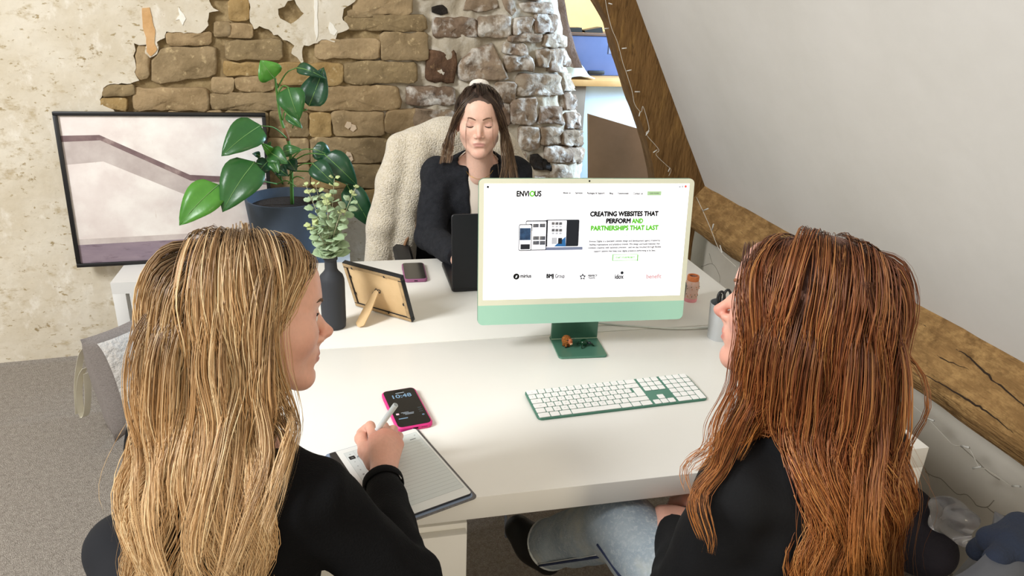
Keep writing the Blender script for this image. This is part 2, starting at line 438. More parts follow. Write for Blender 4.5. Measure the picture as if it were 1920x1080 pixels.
for i, p in enumerate([
    (313, 61, 400, 83), [(300, 90), (405, 87), (411, 142), (352, 150), (300, 158), (282, 150), (285, 115)], (256, 86, 280, 148),
    (193, 158, 250, 178), (190, 183, 237, 204), (250, 166, 392, 205), (402, 40, 432, 68), (398, 146, 438, 172), (424, 76, 530, 111), (420, 117, 506, 141),
    (443, 144, 515, 169), (396, 174, 566, 206), (592, 74, 710, 109), (646, 116, 782, 156), (520, 118, 643, 158), (570, 161, 749, 206), (714, 60, 800, 113),
    (660, -6, 772, 27), (645, 30, 800, 56), (430, 0, 466, 40), (425, 45, 475, 70), (655, 20, 700, 30),
    (624, 209, 720, 254), (504, 210, 578, 254), (582, 211, 621, 255), (723, 207, 792, 250), (582, 259, 726, 305), (500, 259, 578, 304), (656, 309, 720, 351),
    (584, 309, 653, 350), (728, 258, 812, 301), (724, 306, 812, 350), (500, 309, 580, 350), (622, 355, 683, 391), (686, 354, 722, 385), (724, 354, 800, 392), (545, 355, 618, 390),
    (315, 208, 420, 250), (424, 208, 500, 250), (380, -40, 440, -4), (660, -45, 780, -10), (785, -40, 860, -6)]):
    stone(rect(*p) if isinstance(p, tuple) else p, tan[i % 5], .016, i*3.1)
gr = []
for i, (a, b) in enumerate([('#8f7c66', '#75624f'), ('#9b8872', '#7d6a5a'), ('#86725f', '#6b5747'), ('#a1937f', '#857260')]):
    q = mat('grey_brown_rubble_%s' % 'abcd'[i], a, .9, var=b, vscale=14, bump=.7, bscale=40, spec=.2)
    mix_noise(q, '#d2ccc2', 11+2*i, .50, .66, detail=8); gr.append(q)
M_rust = mat('rust_brown_stone', '#6b4f39', .9, var='#4e3828', vscale=18, bump=.8, bscale=50); mix_noise(M_rust, '#9c7e5c', 26, .6, .75)
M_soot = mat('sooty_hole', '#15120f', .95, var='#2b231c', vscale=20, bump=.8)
for i, p in enumerate([
    [(866, 20), (874, -4), (934, -4), (938, 17), (895, 22)], [(940, -4), (964, -4), (971, 20), (958, 30), (945, 16)], (815, 34, 893, 69), (897, 31, 956, 70), (962, 34, 998, 64),
    [(859, 152), (858, 122), (884, 90), (925, 82), (943, 125), (955, 148), (905, 153)], (763, 164, 852, 196), (946, 82, 987, 101), (948, 105, 997, 132), (975, 6, 1036, 25),
    (1004, 28, 1042, 60), (1020, 66, 1056, 88), (1008, 92, 1026, 126), (1029, 92, 1050, 132), (1052, 90, 1064, 122), (968, 140, 1050, 180), (930, 155, 966, 192),
    (957, 186, 1006, 233), (1013, 199, 1054, 232), (974, 240, 1010, 281), (1014, 238, 1050, 270), (1026, 275, 1066, 303), (1059, 178, 1078, 206), (1036, 310, 1068, 345),
    (1056, 245, 1088, 272), (1070, 278, 1092, 305), (1060, 212, 1084, 240), (1055, 138, 1072, 170), (776, 205, 850, 240), (955, 66, 1015, 78), (940, 196, 955, 235),
    (985, 330, 1030, 370), (1036, 350, 1080, 390), (960, 286, 985, 325), (970, -40, 1030, -2), (880, -45, 960, -10), (995, 375, 1060, 420), (1050, 395, 1090, 440)]):
    stone(rect(*p, j=1.6) if isinstance(p, tuple) else p, gr[i % 4], .022, 50+i*2.7, .16, .022)
stone(rect(801, 96, 852, 152, 3), M_rust, .012, 91.0, .3, .012)
stone([(806, 10), (820, 12), (838, 2), (844, 26), (825, 31), (810, 26)], M_soot, .006, 95.0)
stone([(992, 290), (1012, 288), (1023, 305), (1019, 322), (998, 318)], M_soot, .014, 97.0, .3, .012)
for a in [(1020, 300, 1030, 318)]: stone(rect(*a), M_soot, .014, 99.0)

# ---- old plaster, peeled off the stones
M_plaster = mat('old_plaster', '#d9d0bf', .9, var='#cbbfa9', vscale=4.5, bump=.35, bscale=25, spec=.2)
mix_noise(M_plaster, '#b8a88b', 11, .55, .68, detail=9, rough=.7, stretch=(1, 1, 1.6))
mix_noise(M_plaster, '#e6dfd2', 13, .55, .72, detail=9, rough=.7, stretch=(1, 1, .6))
mix_noise(M_plaster, '#9a8766', 8.5, .63, .665, detail=10, rough=.72)
mix_noise(M_plaster, '#a3916f', 30, .62, .68, detail=6, stretch=(1, 1, 1.8))
def plaster(name, px, holes=(), seed=1.0, t=.02, m=None, amp=.010):
    o = ragged([wpx(*q) for q in px], .014, amp, seed, 38)
    h = [ragged([wpx(*q) for q in hh], .014, .01, seed+3, 38) for hh in holes]
    return poly_plate(name, o, m or M_plaster, wb, h, -.012, t, lambda x, y, z: wall_pt(x, y, z))
plaster('plaster_coat', [(392, -330), (392, -6), (398, 12), (410, 22), (392, 23), (390, 49), (377, 61), (331, 60), (314, 58), (309, 70), (294, 79), (298, 100), (283, 110),
    (272, 100), (274, 82), (253, 82), (256, 94), (252, 104), (256, 118), (255, 134), (261, 151), (245, 155), (208, 156), (193, 170), (189, 185), (198, 198), (212, 206), (300, 262),
    (420, 330), (500, 400), (560, 396), (640, 393), (700, 400), (760, 398), (800, 398), (812, 760), (400, 790), (-900, 800), (-900, -330)], seed=2.0)
plaster('plaster_patch', [(455, -200), (467, 0), (468, 31), (475, 55), (486, 48), (502, 55), (514, 65), (522, 64), (532, 75), (552, 85), (545, 98), (568, 118), (569, 84), (587, 82),
    (610, 72), (626, 79), (634, 63), (655, 53), (642, 39), (642, 16), (657, 10), (669, -3), (700, -200)],
    holes=[[(519, 14), (527, 34), (544, 44), (560, 36), (570, 24), (560, 14), (552, 0), (540, 2), (532, 14)]], seed=5.0)
M_peach = mat('peach_plaster', '#cfa676', .9, var='#c39763', vscale=12, bump=.3)
plaster('bare_plaster_strip', [(268, 16), (282, 14), (288, 40), (293, 62), (291, 80), (296, 92), (284, 104), (277, 96), (275, 70), (269, 50)], seed=8.0, t=.023, m=M_peach, amp=.004)
M_flake = mat('white_plaster_flake', '#ece7dc', .9, bump=.2)
for q in ([(336, 12), (345, 26), (349, 34), (344, 48), (338, 36), (331, 38), (337, 26)], [(588, 0), (594, 0), (596, 60), (592, 76), (589, 50)], [(617, 40), (624, 46), (632, 58), (626, 66), (618, 62), (614, 52)]):
    plaster('plaster_flake', q, seed=q[0][0]*.1, t=.0225, m=M_flake, amp=.005)
for cx, cy in ((652, 233), (652, 289), (661, 238), (655, 296)):
    plaster('plaster_flake', [(cx-6, cy+3), (cx-2, cy-7), (cx+5, cy-5), (cx+7, cy+2), (cx, cy+7)], seed=cx*.3+cy, t=.0225, m=mat('pink_plaster_crumb', '#d6bfa4', .9), amp=.004)

# ---- sloped ceiling and the low wall under it
M_white = mat('white_emulsion', '#d8d4ce', .85, var='#d0ccc5', vscale=1.6, bump=.12, bscale=18, spec=.25)
cx0, cz0, sx_, sz_ = .475, .80, -.476, .879
def ceil_pt(t, y): return (cx0+sx_*t, y, cz0+sz_*t)
V = []; F = []
for k, off in enumerate((0.0, .08)):
    for t, y in ((-.12, -3), (-.12, 2.23), (2.2, 2.23), (2.2, -3)):
        p = ceil_pt(t, y); V.append((p[0]+sz_*off, p[1], p[2]-sx_*off))
F = [(0, 3, 2, 1), (4, 5, 6, 7), (0, 1, 5, 4), (1, 2, 6, 5), (2, 3, 7, 6), (3, 0, 4, 7)]
tag(mesh('ceiling', V, F, M_white), 'smooth white sloped ceiling over the desk', 'ceiling', kind='structure')
M_lowwall = mat('greyed_white_wall', '#c9c1b3', .9, var='#bfb6a6', vscale=2.2, bump=.2, bscale=20, spec=.2)
lw = box('wall_right', (.575, -3, 0), (.70, 2.5, .80), M_lowwall, bev=0)
tag(lw, 'low off-white knee wall under the timber beam', 'wall', kind='structure')
M_shadow_line = mat('wall_shadow_line', '#8f8778', .95)  # soft shadow lines on the low wall, drawn in as thin darker tubes
for P in ([(1735, 884), (1750, 893), (1765, 898), (1782, 915), (1796, 927), (1812, 927), (1826, 940), (1832, 948), (1851, 951), (1864, 938)], [(1851, 951), (1866, 962), (1900, 971)], [(1733, 876), (1743, 893)],
          [(1800, 835), (1830, 862), (1853, 885), (1875, 900)], [(1315, 500), (1336, 495), (1349, 516), (1350, 530)], [(1336, 495), (1330, 475)]):
    tube('shadow_line', spline([at(*q, (1, 0, 0), .5752) for q in P], 24), .0017, M_shadow_line, lw, n=5)

# ---- oak timbers
M_oak = mat('old_oak', '#7c5c36', .85, var='#634828', vscale=6, bump=.9, bscale=26, stretch=(3.5, 3.5, .7), spec=.2)
mix_noise(M_oak, '#93703f', 9, .55, .78, stretch=(4, 4, .6), detail=9); mix_noise(M_oak, '#3a2917', 7, .66, .74, stretch=(3, 3, .9))
M_oak2 = mat('old_oak_beam', '#927046', .85, var='#7a5c38', vscale=5, bump=1.0, bscale=24, stretch=(5, .8, 5), spec=.2)
mix_noise(M_oak2, '#b8935f', 10, .46, .72, stretch=(3, 1.6, 3), detail=10, rough=.75); mix_noise(M_oak2, '#4a3620', 9, .64, .70, stretch=(6, .7, 6), detail=10, rough=.7); mix_noise(M_oak2, '#9c907c', 3.2, .60, .70, detail=9); mix_noise(M_oak2, '#5f4426', 4.5, .56, .72, stretch=(1, 2.2, 2.5), detail=10, rough=.7)
def timber(name, rings, m, label, seed, amp=.006, sub=5):
    """hewn beam lofted through section rings (each a list of 3-D corners)"""
    V = []; F = []; R2 = []
    for k in range(len(rings)-1):
        a, b = np.array(rings[k]), np.array(rings[k+1])
        for j in range(8): R2.append(a+(b-a)*j/8)
    R2.append(np.array(rings[-1])); NC = len(rings[0])
    for R in R2:
        c = R.mean(0)
        for i in range(NC):
            a, b = R[i], R[(i+1) % NC]
            for j in range(sub):
                q = a+(b-a)*j/sub; e = 1-abs(j/sub-.0)*0
                if j == 0: q = q+(c-q)*.05
                d = (q-c)/np.linalg.norm(q-c)
                V.append(q+d*amp*mnoise.fractal(Vector(q*7)+Vector((seed, 0, 0)), 1, 2, 4))
    N = NC*sub
    for k in range(len(R2)-1):
        for i in range(N):
            j = (i+1) % N; F.append((k*N+i, k*N+j, (k+1)*N+j, (k+1)*N+i))
    F.append(tuple(range(N))[::-1]); F.append(tuple((len(R2)-1)*N+i for i in range(N)))
    o = mesh(name, V, F, m, smooth=True)
    bm = bmesh.new(); bm.from_mesh(o.data); bmesh.ops.recalc_face_normals(bm, faces=bm.faces[:]); bm.to_mesh(o.data); bm.free()
    smooth_by_angle(o, 50)
    return tag(o, label, 'beam')
YR = 2.06
def raf(zl, xl, zr, xr): return [(xl, YR, zl), (xr, YR-.02, zr), (xr, YR+.16, zr), (xl+.02, YR+.16, zl)]
rr_ = []
for (pl, pr) in [((1085, -110), (1152, -110)), ((1110, -40), (1180, -40)), ((1118, 0), (1195, 0)), ((1142, 45), (1212, 45)), ((1160, 110), (1236, 110)), ((1185, 185), (1264, 190)), ((1208, 250), (1288, 258)), ((1222, 310), (1308, 312)), ((1238, 380), (1330, 370))]:
    a, b = at(*pl, (0, 1, 0), YR), at(*pr, (0, 1, 0), YR); rr_.append(raf(a[2], a[0], b[2], b[0]))
timber('oak_rafter', rr_, M_oak, 'curved brown oak rafter rising along the edge of the sloped ceiling', 1.0)
rr_ = []
for y in np.linspace(2.16, -1.9, 9):
    k = (y-.1)/2
    zt = .80+.015*k; zm = .625+.035*k+.008*sn(y*2, 3); zb = .560+.03*k+.01*sn(y*2.3, 8)
    rr_.append([(.505, y, zt+.0), (.375+.01*sn(y*3, 1), y, zm), (.415+.01*sn(y*2, 5), y, zb), (.573, y, zb+.01), (.573, y, zt-.02)])
purlin = timber('oak_purlin', rr_, M_oak2, 'thick hewn oak beam running along the foot of the sloped ceiling', 4.0, .008)
M_split = mat('timber_split', '#2a1c10', .95)
for P in ([(1682, 618), (1705, 634), (1738, 650), (1766, 672), (1815, 692)], [(1786, 652), (1815, 668), (1850, 702), (1905, 748), (1935, 775)], [(1330, 372), (1365, 392), (1400, 420), (1440, 446)], [(1730, 700), (1790, 735), (1850, 772), (1900, 812)], [(1700, 596), (1735, 612), (1780, 640)]):
    C = spline([at(*q, (-.803, 0, .596), .0713+.002) for q in P], 30); C += np.array([[0, .004*sn(i*.9, 1), .006*sn(i*1.1, P[0][0])] for i in range(30)])
    tube('split', C, np.concatenate([np.linspace(.0006, .0028, 15), np.linspace(.0028, .0005, 15)]), M_split, purlin, n=5)
# stub of masonry and timber under the far end of the purlin
timber('oak_post_stub', [[(.30, 2.03, z), (.46, 2.03, z), (.46, 2.17, z), (.30, 2.17, z)] for z in (.0, .25, .5, .69)], M_oak, 'short dark oak post under the rafter foot behind the monitor', 7.0)

# ---- fairy lights along the timbers
M_wire = mat('clear_wire', '#c9c2b4', .4); M_bulb = mat('clear_bulb', '#f2efe6', .2, trans=.4)
fy = thing('fairy_light_string', 'thin string of unlit fairy lights tacked along the oak rafter', 'string lights', (0.1, 2.0, 1.2))
fy.location = (0, 0, 0)
P = [at(*q, (0, 1, 0), YR-.035) for q in [(1128, -60), (1136, 5), (1146, 50), (1158, 80), (1168, 118), (1174, 135), (1185, 170), (1190, 195), (1202, 210), (1206, 200), (1217, 240), (1212, 252), (1235, 280), (1230, 290), (1250, 310), (1258, 318), (1254, 330)]]
tube('wire', spline(P, 90), .0013, M_wire, fy, n=5)
for q, e in [((1141, 6), (7, 2)), ((1141, 53), (-9, 1)), ((1166, 91), (9, -1)), ((1175, 133), (9, -2)), ((1190, 172), (10, 0)), ((1200, 210), (-2, 8)), ((1217, 245), (-6, 9)), ((1232, 281), (-7, 5)), ((1256, 315), (-3, 7))]:
    tube('bulb', [at(*q, (0, 1, 0), YR-.036), at(q[0]+e[0], q[1]+e[1], (0, 1, 0), YR-.045)], .0026, M_bulb, fy, n=6)
fy = thing('fairy_light_string', 'thin string of fairy lights hanging below the long oak beam', 'string lights')
P = [at(*q, (1, 0, 0), .36) for q in [(1306, 370), (1320, 400), (1333, 430), (1350, 470), (1380, 500)]]+[at(*q, (1, 0, 0), .45) for q in [(1700, 720), (1704, 750), (1740, 785), (1775, 822), (1790, 835), (1815, 838), (1835, 874), (1850, 880), (1880, 900), (1896, 911), (1915, 913)]]
tube('wire', spline(P[:5], 30), .0013, M_wire, fy, n=5); tube('wire', spline(P[5:], 60), .0013, M_wire, fy, n=5)
for q, e, X in [((1318, 395), (10, -4), .36), ((1335, 432), (3, -12), .36), ((1350, 460), (4, 14), .36), ((1702, 760), (-4, 10), .45), ((1735, 783), (16, 6), .45), ((1802, 836), (15, 3), .45), ((1840, 875), (-16, 3), .45), ((1898, 911), (14, 1), .45)]:
    tube('bulb', [at(*q, (1, 0, 0), X), at(q[0]+e[0], q[1]+e[1], (1, 0, 0), X-.004)], .003, M_bulb, fy, n=6)

# ---- the room beyond the wall end
M_yel = mat('warm_yellow_wall', '#e6c48c', .9, var='#dfba7e', vscale=2)
tag(box('wall_far', (-.6, 5.2, 0), (3.0, 5.3, 3.2), M_yel, bev=0), 'warm yellow end wall of the room beyond', 'wall', kind='structure')
tag(box('wall_far_side', (2.9, 2.6, 0), (3.0, 5.2, .9), M_white, bev=0), 'low white side wall of the room beyond', 'wall', kind='structure')
def quadbox(name, px, Y, t, m, parent=None):
    a = [at(*q, (0, 1, 0), Y) for q in px]; V = a+[q+np.array([0, t, 0]) for q in a]; n = len(a)
    F = [tuple(range(n)), tuple(range(2*n-1, n-1, -1))]+[(i, n+i, n+(i+1) % n, (i+1) % n) for i in range(n)]
    o = mesh(name, V, F, m, parent)
    bm = bmesh.new(); bm.from_mesh(o.data); bmesh.ops.recalc_face_normals(bm, faces=bm.faces[:]); bm.to_mesh(o.data); bm.free(); return o
M_taupe = mat('taupe_board', '#7a6b5a', .7, var='#706252', vscale=4); M_brownb = mat('brown_board', '#6d4f33', .6, var='#624629', vscale=5)
ct = thing('counter', 'wood topped counter with pale blue front in the room beyond', 'counter')
a = at(1070, 150, (0, 1, 0), 3.7); b = at(1180, 150, (0, 1, 0), 3.7)
box('counter_top', (a[0]-.15, 3.7, a[2]-.04), (b[0]+.5, 4.4, a[2]), mat('beech_edge', '#c9a06a', .5, var='#bd925a', vscale=6), ct, .004)
box('end_panel', (a[0]-.1, 3.74, 0), (a[0]+.125, 4.36, a[2]-.04), M_taupe, ct, .002)
box('front_panel', (a[0]+.125, 3.80, 0), (b[0]+.45, 3.86, a[2]-.04), mat('pale_blue_panel', '#cfe2ee', .5), ct, .002)
box('side_panel', (b[0]+.40, 3.86, 0), (b[0]+.45, 4.36, a[2]-.04), M_taupe, ct, .002)
bb = quadbox('brown_board', [(1104, 214), (1225, 250), (1250, 520), (1106, 545)], 3.05, .03, M_brownb)
tag(bb, 'slanting brown board standing in the room beyond the wall end', 'board')
zt = float(a[2])
mo = thing('blue_storage_case', 'large slate blue case standing on the far counter', 'case', (0, 0, 0))
M_slate = mat('slate_blue', '#4d5a7d', .35, var='#566389', vscale=3); M_dk = mat('near_black', '#14140f', .5)
q0 = at(1066, 66, (0, 1, 0), 4.0); q1 = at(1185, 66, (0, 1, 0), 4.0)
box('body', (q0[0]-.1, 4.0, zt), (q1[0]+.12, 4.3, q0[2]), M_slate, mo, .01)
box('lid', (q0[0]-.1, 3.99, q0[2]), (q1[0]+.12, 4.31, q0[2]+.018), mat('case_lid', '#5b463b', .6), mo, .004)
box('label_plate', (q0[0]+.30, 3.995, zt+.15), (q0[0]+.38, 4.0, zt+.25), mat('plate_grey', '#7a84a0', .4), mo, .001)
box('latch', (q0[0]+.16, 3.985, zt+.01), (q0[0]+.28, 4.0, zt+.035), M_dk, mo, .003)
for k, pxs in enumerate([[(1062, 52), (1091, 52), (1092, 62), (1066, 62)], [(1096, 57), (1129, 51), (1131, 62), (1098, 62)]]):
    tag(quadbox('black_box_file', pxs, 4.08, .1, M_dk), ['small black box lying on the blue case, left one', 'tilted black box lying on the blue case, right one'][k], 'box', 'black boxes on the case')
br = [at(*q, (0, 1, 0), 2.95) for q in [(1040, -30), (1052, 40), (1066, 90), (1080, 126)]]
timber('slanting_strut', [[(p[0]-.028, 2.9, p[2]), (p[0]+.028, 2.9, p[2]), (p[0]+.028, 3.0, p[2]), (p[0]-.028, 3.0, p[2])] for p in br], mat('dull_timber', '#8a7468', .9, var='#705a4d', vscale=8, bump=.5), 'dull brown slanting timber strut behind the wall end', 3.0, .004)
M_paper = mat('pale_paper', '#d5e6e6', .8)
pb = at(1078, 147, (0, 1, 0), 3.85)
V = []; F = []
for i in range(9):
    for j in range(9):
        x, y = i/8, j/8; V.append((pb[0]-.1+.2*x, 3.72+.2*y, zt+.012+.13*max(0, math.sin(PI*min(1, x*1.05)))*max(.15, math.sin(PI*y))*(.7+.5*sn(x*4, y*4, 2))))
for i in range(8):
    for j in range(8): F.append((i*9+j, (i+1)*9+j, (i+1)*9+j+1, i*9+j+1))
o = mesh('crumpled_cloth', V, F, M_paper, smooth=True); md = o.modifiers.new('s', 'SOLIDIFY'); md.thickness = .006
tag(o, 'crumpled pale cloth on the corner of the far counter', 'cloth')
# ================================================================== desks
ZD = .74; DD = .651
M_desk = mat('white_desk', '#e9e6df', .38, var='#e5e2da', vscale=2, spec=.45)
M_desk_edge = M_desk
def desk(label, y0, y1, x0=-1.45, x1=0.0, gap=.0015, legs=()):
    t = thing('white_desk', label, 'desk', (0, 0, 0), group='two white desks pushed together')
    box('desk_top', (x0, y0+gap, ZD-.05), (x1, y1-gap, ZD), M_desk, t, .0015)
    for lx, ly in legs: box('leg', (lx, ly, 0), (lx+.06, ly+.06, ZD-.05), M_desk, t, .0015)
    box('apron', (x0+.50, y0+.28, ZD-.11), (x1-.06, y0+.30, ZD-.05), M_desk, t, .001)
    return t
desk('near white desk with the mint computer, keyboard and tablet on it', 0, DD, legs=[(-.06, 0.002), (-.06, DD-.062), (-1.45, DD-.062), (-1.45, 0.002)])
desk('far white desk with the black laptop, dark bottle and purple phone on it', DD, 2*DD, legs=[(-.06, DD+.002), (-.06, 2*DD-.062), (-1.45, DD+.002), (-1.45, 2*DD-.062)])
t = thing('drawer_unit', 'white drawer unit standing under the near desk', 'drawer unit', (-1.195, .30, 0))
box('body', (-.19, -.27, .03), (.197, .27, .66), M_desk, t, .002)
for k, (a, b) in enumerate(((.50, .648), (.345, .494), (.04, .339))):
    d = box('drawer', (-.187, -.288, a), (.194, -.270, b), M_desk, t, .002)
    box('handle_groove', (-.10, -.2895, b-.014), (.10, -.288, b-.008), mat('groove_grey', '#b9b4a8', .6), d, .0005)
for sx in (-.15, .15):
    for sy in (-.22, .22): lathe('castor', [(.012, 0), (.02, .004), (.02, .026), (.012, .03)], mat('black_plastic', '#1b1b1c', .45), t, 16, (sx, sy, 0))

# low white bench against the wall
t = thing('tv_bench', 'low white bench against the wall carrying the picture and plant', 'bench', (0, 0, 0))
bx0, bx1, by0, by1 = -2.16, -1.20, 1.95, 2.235
M_w2 = mat('white_laminate', '#dedcd8', .45)
V = [(bx0, by0, .40), (bx1, by0, .40), (bx1, by1, .40), (bx0, by1-.03, .40)]; V += [(x, y, .45) for x, y, z in V]
o = mesh('bench_top', V, [(0, 3, 2, 1), (4, 5, 6, 7), (0, 1, 5, 4), (1, 2, 6, 5), (2, 3, 7, 6), (3, 0, 4, 7)], M_w2, t)
for lx in (bx0, bx1-.05):
    for ly in (by0, by1-.09): box('leg', (lx, ly, 0), (lx+.05, ly+.05, .40), M_w2, t, .001)
box('shelf', (bx0+.05, by0+.03, .16), (bx1-.05, by1-.05, .18), M_w2, t, .001)

# ------------------------------------------------------------------ framed picture (plain abstract stand-in)
a = at(145, 489, WALL_N, float(WN@WO)+.075); b = at(100, 208, WALL_N, float(WN@WO)+.034); c = at(497, 204, WALL_N, float(WN@WO)+.034)
a[2] = .451
up = b-a; H = float(np.linalg.norm(up)); up = up/H; ex = c-b; ex[2] = 0; ex = ex-up*(ex@up); Wd = float(np.linalg.norm(ex)); ex = ex/Wd; nz = np.cross(ex, up)
t = thing('framed_picture', 'large black-framed abstract print in cream and plum leaning on the wall', 'picture')
t.matrix_world = Matrix(((ex[0], up[0], nz[0], a[0]), (ex[1], up[1], nz[1], a[1]), (ex[2], up[2], nz[2], a[2]), (0, 0, 0, 1)))
M_blk = mat('black_frame', '#121113', .4)
fw_ = .016; dp = .028
for lo, hi in (((0, 0, 0), (Wd, fw_, dp)), ((0, H-fw_, 0), (Wd, H, dp)), ((0, fw_, 0), (fw_, H-fw_, dp)), ((Wd-fw_, fw_, 0), (Wd, H-fw_, dp))):
    box('frame_bar', lo, hi, M_blk, t, .002)
M_print = mat('print_cream', '#e6dcd6', .8, var='#d9ccc6', vscale=6); mix_noise(M_print, '#f1ebe4', 4, .45, .65); mix_noise(M_print, '#c9b3a8', 9, .66, .76, stretch=(4, .7, 1))
cv = box('print', (fw_*.7, fw_*.7, .004), (Wd-fw_*.7, H-fw_*.7, .017), M_print, t, .001)
M_plum = mat('print_plum', '#6d5759', .8, var='#86706f', vscale=10); mix_noise(M_plum, '#a8948f', 14, .55, .7)
M_mauve = mat('print_mauve', '#83737f', .8, var='#95848c', vscale=5, stretch=(1, 5, 1)); mix_noise(M_mauve, '#6d5b66', 12, .55, .7, stretch=(1, 4, 1))
M_pale = mat('print_pale', '#b9aba6', .8, var='#cfc4be', vscale=9)
iw, ih = Wd-2*fw_, H-2*fw_
def pr(pts, m, z): poly_plate('print_shape', [(fw_+u*iw, fw_+v_*ih) for u, v_ in pts], m, cv, z0=.0165, z1=z)
pr([(0, 0), (1, 0), (1, .15), (0, .13)], M_mauve, .0174)
pr([(0, .13), (1, .15), (1, .19), (0, .17)], M_pale, .0175)
pr([(0, .68), (.18, .70), (.60, .44), (1, .40), (1, .56), (.60, .58), (.18, .87), (0, .87)], M_pale, .0174)
pr([(0, .83), (.18, .84), (.60, .56), (1, .52), (1, .565), (.60, .60), (.18, .875), (0, .87)], M_plum, .0178)

# ------------------------------------------------------------------ plant in its pot
PX, PY = -1.452, 2.08
t = thing('potted_plant', 'leafy green climbing plant in a large slate blue pot', 'plant', (0, 0, 0))
M_pot = mat('slate_pot', '#3e4a5a', .6, var='#39444f', vscale=4, bump=.08, bscale=80)
pot = lathe('pot', [(.110, .452), (.125, .456), (.150, .50), (.150, .508), (.148, .512), (.172, .755), (.172, .762), (.163, .762), (.158, .70), (.0, .70)], M_pot, t, 48, (PX, PY, 0), cap=False)
lathe('saucer_band', [(.10, .451), (.138, .4515), (.158, .458), (.163, .512), (.158, .516), (.150, .515)], M_pot, pot, 48, None, cap=False).location = (0, 0, 0)
lathe('soil', [(.0, .728), (.08, .735), (.158, .722), (.158, .70)], mat('soil', '#221a13', .95, bump=1.0, bscale=90), t, 32, (PX, PY, 0), cap=False)
def leaf_material(name, a, b):
    m = mat(name, a, .32, var=b, vscale=9, spec=.5, bump=.1, bscale=30); m.node_tree.nodes['Principled BSDF'].inputs['Subsurface Weight'].default_value = 0; return m
M_leaf = leaf_material('leaf_green', '#33652e', '#2b5628'); M_leafd = leaf_material('leaf_dark', '#1f4a2c', '#1b4029'); M_leafl = leaf_material('leaf_light', '#548f34', '#457e2c')
M_rib = mat('leaf_rib', '#6d9450', .5); M_stem = mat('plant_stem', '#4f7a35', .5); M_bark = mat('stem_bark', '#7c5636', .8)
def heart(s):   # half width of a heart shaped leaf, s from base 0 to tip 1
    return math.sin(PI*min(1, s**.62))**.8*(1-.12*s) if 0 < s < 1 else 0.0
def leaf(base, tip, width, nrm, m, parent, curl=.15, fold=.25, rib=True, n=10, name='leaf', shape=heart):
    base, tip, nrm = map(lambda q: np.array(q, float), (base, tip, nrm)); d = tip-base; L = np.linalg.norm(d); d /= L
    s = np.cross(d, nrm); s /= np.linalg.norm(s); nn = np.cross(s, d); V = []; F = []
    for i in range(n+1):
        q = i/n; hw = shape(q)*width/2; c = base+d*L*q+nn*(curl*L*math.sin(PI*q)-.0*L)
        for j in (-1, -.5, 0, .5, 1): V.append(c+s*hw*j+nn*(fold*abs(j)*hw-.25*fold*hw*j*j+.004*sn(q*6+base[0]*30, j*2)))
    for i in range(n):
        for j in range(4): k = i*5+j; F.append((k, k+1, k+6, k+5))
    o = mesh(name, V, F, m, parent, smooth=True); md = o.modifiers.new('thickness', 'SOLIDIFY'); md.thickness = .0012
    if rib:
        P = [base+d*L*q+nn*(curl*L*math.sin(PI*q)+.0008) for q in np.linspace(0.0, .97, 8)]
        tube('midrib', P, np.linspace(.0022, .0006, 8), M_rib, o, 5)
    return o
def P_(px, py, y): return at(px, py, (0, 1, 0), y)
camn = lambda p: (CAM-p)/np.linalg.norm(CAM-p)
LV = [((514, 147), (488, 113), 46, 2.00, 1.99, M_leafl, .12), ((556, 127), (612, 148), 22, 2.02, 1.98, M_leafd, .3), ((579, 199), (607, 126), 50, 2.0, 2.04, M_leafd, -.05), ((540, 164), (561, 226), 50, 1.98, 1.94, M_leaf, .12),
      ((538, 213), (567, 241), 20, 2.02, 1.98, M_leaf, .1), ((489, 235), (415, 293), 60, 1.96, 1.86, M_leaf, .10), ((478, 303), (417, 398), 72, 1.90, 1.80, M_leaf, .12), ((410, 346), (336, 423), 62, 1.86, 1.78, M_leafl, .1),
      ((586, 279), (622, 294), 34, 2.05, 2.06, M_leafd, .2), ((608, 289), (670, 348), 50, 1.98, 1.96, M_leafd, .15), ((586, 306), (629, 348), 38, 1.95, 1.9, M_leafd, .15), ((650, 346), (699, 428), 44, 2.0, 1.97, M_leafd, .15),
      ((512, 290), (490, 268), 18, 1.96, 1.92, M_leafl, .1), ((505, 285), (540, 307), 34, 1.95, 1.9, M_leaf, .1), ((510, 300), (523, 325), 22, 1.92, 1.88, M_leaf, .1), ((530, 286), (566, 280), 22, 2.0, 1.98, M_leaf, .2),
      ((488, 293), (473, 288), 14, 1.94, 1.9, M_leafd, .1), ((505, 300), (480, 330), 30, 1.96, 1.92, M_leafd, .1), ((520, 315), (540, 330), 24, 1.98, 1.95, M_leafd, .1), ((540, 300), (556, 322), 26, 2.02, 2.0, M_leafd, .1), ((500, 282), (508, 266), 14, 1.98, 1.95, M_leaf, .1)]
for (b_, t_, w_, yb, yt, m_, cu) in LV:
    pb_, pt_ = P_(*b_, yb), P_(*t_, yt); mid = (pb_+pt_)/2; w3 = w_*float((mid-CAM)@FWD)/FPX
    leaf(pb_, pt_, w3*1.1, camn(mid)+np.array([-.15, 0, .25]), m_, t, cu)
root = np.array([PX+.02, PY, .73])
main = spline([root, P_(545, 300, 2.06), P_(540, 262, 2.05), P_(527, 225, 2.04), P_(520, 180, 2.03), P_(516, 147, 2.01)], 24)
tube('main_stem', main, np.linspace(.008, .004, 24), M_stem, t, 8)
tube('stem_node', main[9:13], .0078, M_bark, t, 8)
